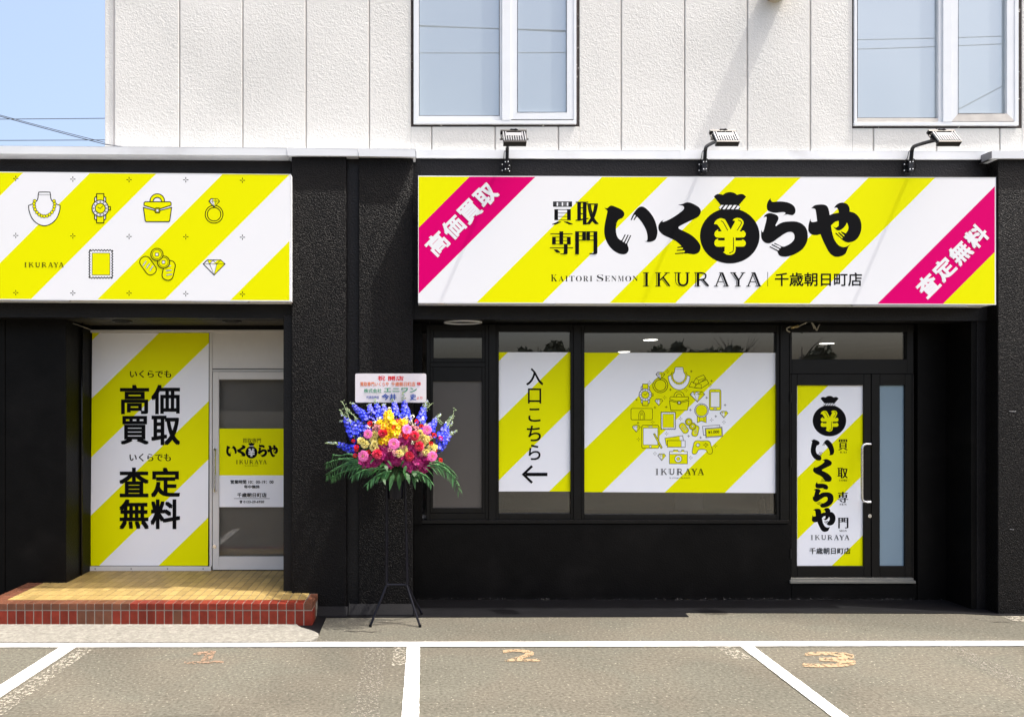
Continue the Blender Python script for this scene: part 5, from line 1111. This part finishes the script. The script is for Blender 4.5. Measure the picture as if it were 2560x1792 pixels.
for pts_, L_, w_, n_ in ((((480, 990, 0), (390, 955, 0), (270, 950, .01), (140, 985, .02)), .075, .0058, 24), (((470, 1000, 0), (380, 990, 0), (260, 1030, .02), (140, 1095, .03)), .085, .0062, 26), (((520, 1020, 0), (430, 1030, .01), (300, 1070, .02), (190, 1120, .03)), .07, .0058, 22),
        (((700, 1040, 0), (580, 1040, .02), (480, 1060, .03), (390, 1110, .04)), .065, .006, 20), (((1100, 1010, 0), (1220, 1020, .02), (1340, 1110, .04), (1410, 1250, .05)), .078, .006, 30), (((1120, 985, 0), (1210, 985, .01), (1300, 1030, .02), (1370, 1100, .03)), .07, .0056, 22),
        (((760, 1060, 0), (690, 1080, .03), (600, 1120, .04), (530, 1180, .04)), .065, .006, 18), (((430, 930, 0), (350, 900, -.02), (270, 915, -.02), (200, 905, -.02)), .05, .005, 16), (((950, 1060, 0), (1020, 1080, .02), (1090, 1110, .03), (1140, 1170, .03)), .06, .006, 18)):
    palm(pts_, L_, w_, n_)
for k, (u0, v0, u1, v1, w) in enumerate(((690, 985, 650, 1010, 26), (700, 1000, 720, 1035, 28), (690, 1010, 640, 1000, 24), (780, 1080, 745, 1210, 34), (830, 1090, 835, 1205, 36), (870, 1060, 900, 1110, 30), (960, 1050, 985, 1195, 34), (900, 1010, 880, 1060, 26), (1000, 1040, 1070, 1130, 32), (700, 1060, 610, 1140, 34), (640, 1040, 540, 1090, 30), (1080, 1030, 1160, 1090, 28), (740, 1050, 690, 1150, 36), (900, 1080, 930, 1150, 36), (820, 1040, 790, 1120, 36), (960, 1060, 1010, 1130, 34), (720, 960, 760, 990, 24), (880, 960, 850, 1000, 24), (480, 1000, 430, 1030, 22), (600, 940, 560, 965, 20), (1030, 1080, 960, 1130, 30), (660, 1090, 700, 1160, 32))):
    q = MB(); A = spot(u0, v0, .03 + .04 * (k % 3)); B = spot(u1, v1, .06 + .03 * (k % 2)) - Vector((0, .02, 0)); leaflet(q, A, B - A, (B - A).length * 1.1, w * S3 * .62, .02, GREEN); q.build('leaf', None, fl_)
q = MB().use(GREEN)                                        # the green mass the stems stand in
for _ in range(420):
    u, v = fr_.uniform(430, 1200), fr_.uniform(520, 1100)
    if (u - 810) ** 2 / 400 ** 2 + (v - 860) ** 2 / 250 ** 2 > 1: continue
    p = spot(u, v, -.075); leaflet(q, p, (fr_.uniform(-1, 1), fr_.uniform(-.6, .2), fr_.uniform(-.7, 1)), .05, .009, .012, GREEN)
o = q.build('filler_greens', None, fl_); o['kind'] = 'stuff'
q = MB().use(mat('floral_foam', (0.02, 0.05, 0.015), 0.9)); q.lathe(P(989, 1200, YS), [(0, 0), (.075, 0), (.13, .08), (.16, .17), (.11, .25), (0, .28)], 16); q.build('foam_base', None, fl_, smooth=True)

def delphinium(u0, v0, u1, v1, w, tipu, tipv, lil):
    w *= 1.18; q = MB(); A = spot(u0, v0, -.06); B = spot(u1, v1, -.11) ; T_ = spot(tipu, tipv, -.12); ctr = catmull3([A, B, T_], 8)
    q.use(BUD); q.tube(ctr, [.004 - .0025 * i / len(ctr) for i in range(len(ctr))], 5); L1 = (B - A).length; n = max(16, int(L1 / .0058))
    for i in range(n):
        t = i / n; p = A.lerp(B, t); ax = (B - A).normalized(); an = i * 2.4; u = ax.orthogonal().normalized(); rad = Matrix.Rotation(an, 3, ax) @ u
        r_ = w * S3 * (1.0 - .55 * t ** 1.5) * fr_.uniform(.75, 1.1); c = p + rad * r_ * .62; R = (rad * 1.0 + ax * .25 + Vector((0, -.45, 0))).normalized().to_track_quat('Z', 'Y').to_matrix(); k0 = len(q.v); s_ = .0195 * (1.05 - .45 * t) * fr_.uniform(.85, 1.15)
        mm = LILAC if fr_.random() < lil + .35 * t else BLUE
        for p5 in range(5): petal(q, p5 * 2 * pi / 5, .0, s_, s_ * .5, s_ * .25, s_ * .12, mm)
        q.use(EYE); q.faces([Vector(v) * s_ * .15 + Vector((0, 0, s_ * .2)) for v in ((-1, -1, 0), (1, -1, 0), (1, 1, 0), (-1, 1, 0))], [(0, 1, 2, 3)])
        q.v[k0:] = [tuple(R @ Vector(v) + c) for v in q.v[k0:]]
    L2 = (T_ - B).length; nb = max(5, int(L2 / .0042)); q.use(BUD)
    for i in range(nb):
        t = i / nb; p = B.lerp(T_, t); d = Vector((fr_.uniform(-1, 1), fr_.uniform(-.6, .6), fr_.uniform(-.4, 1))).normalized() * .02 * (1.1 - .7 * t); q.use(BUD if fr_.random() < .75 else EYE); q.tube([p, p + d * .6, p + d, p + d * 1.22], [.001, .0024, .0042 * (1.1 - .5 * t), .0015], 5)
    q.build('delphinium', None, fl_)
for a_ in ((410, 750, 320, 560, 62, 262, 470, .1), (470, 720, 370, 590, 55, 262, 585, .15), (555, 590, 400, 440, 50, 362, 402, .25), (530, 690, 430, 590, 52, 412, 540, .15), (665, 600, 622, 430, 58, 600, 370, .15), (700, 520, 690, 440, 30, 682, 420, .4), (810, 560, 785, 410, 46, 765, 375, .2), (905, 580, 880, 400, 54, 872, 270, .15), (1035, 620, 1068, 460, 54, 1108, 385, .1), (1125, 680, 1185, 570, 46, 1232, 515, .4), (1210, 770, 1290, 620, 52, 1330, 540, .15), (1200, 850, 1320, 715, 52, 1386, 675, .2), (430, 870, 250, 805, 50, 128, 792, .2), (1230, 800, 1300, 660, 40, 1345, 590, .3), (570, 520, 548, 440, 34, 540, 420, .6)): delphinium(*a_)
for a_ in (((1010, 560), (1150, 412)), ((1290, 640), (1375, 468)), ((380, 640), (290, 392)), ((430, 560), (312, 470)), ((500, 600), (338, 700)), ((840, 520), (900, 560)), ((1180, 560), (1232, 620))):
    q = MB().use(BUD); A, B = spot(*a_[0], -.07), spot(*a_[1], -.12); q.tube([A, A.lerp(B, .5) + Vector((.004, 0, .006)), B], [.002, .0016, .001], 5)
    for i in range(18):
        t = .35 + .65 * i / 18; p = A.lerp(B, t); d = Vector((fr_.uniform(-1, 1), fr_.uniform(-.5, .5), fr_.uniform(-.5, 1))).normalized() * .022; q.use(BUD if i % 3 else GREEN); q.tube([p, p + d * .6, p + d, p + d * 1.2], [.0008, .0012, .0042, .001], 5)
    q.build('bud_spray', None, fl_)
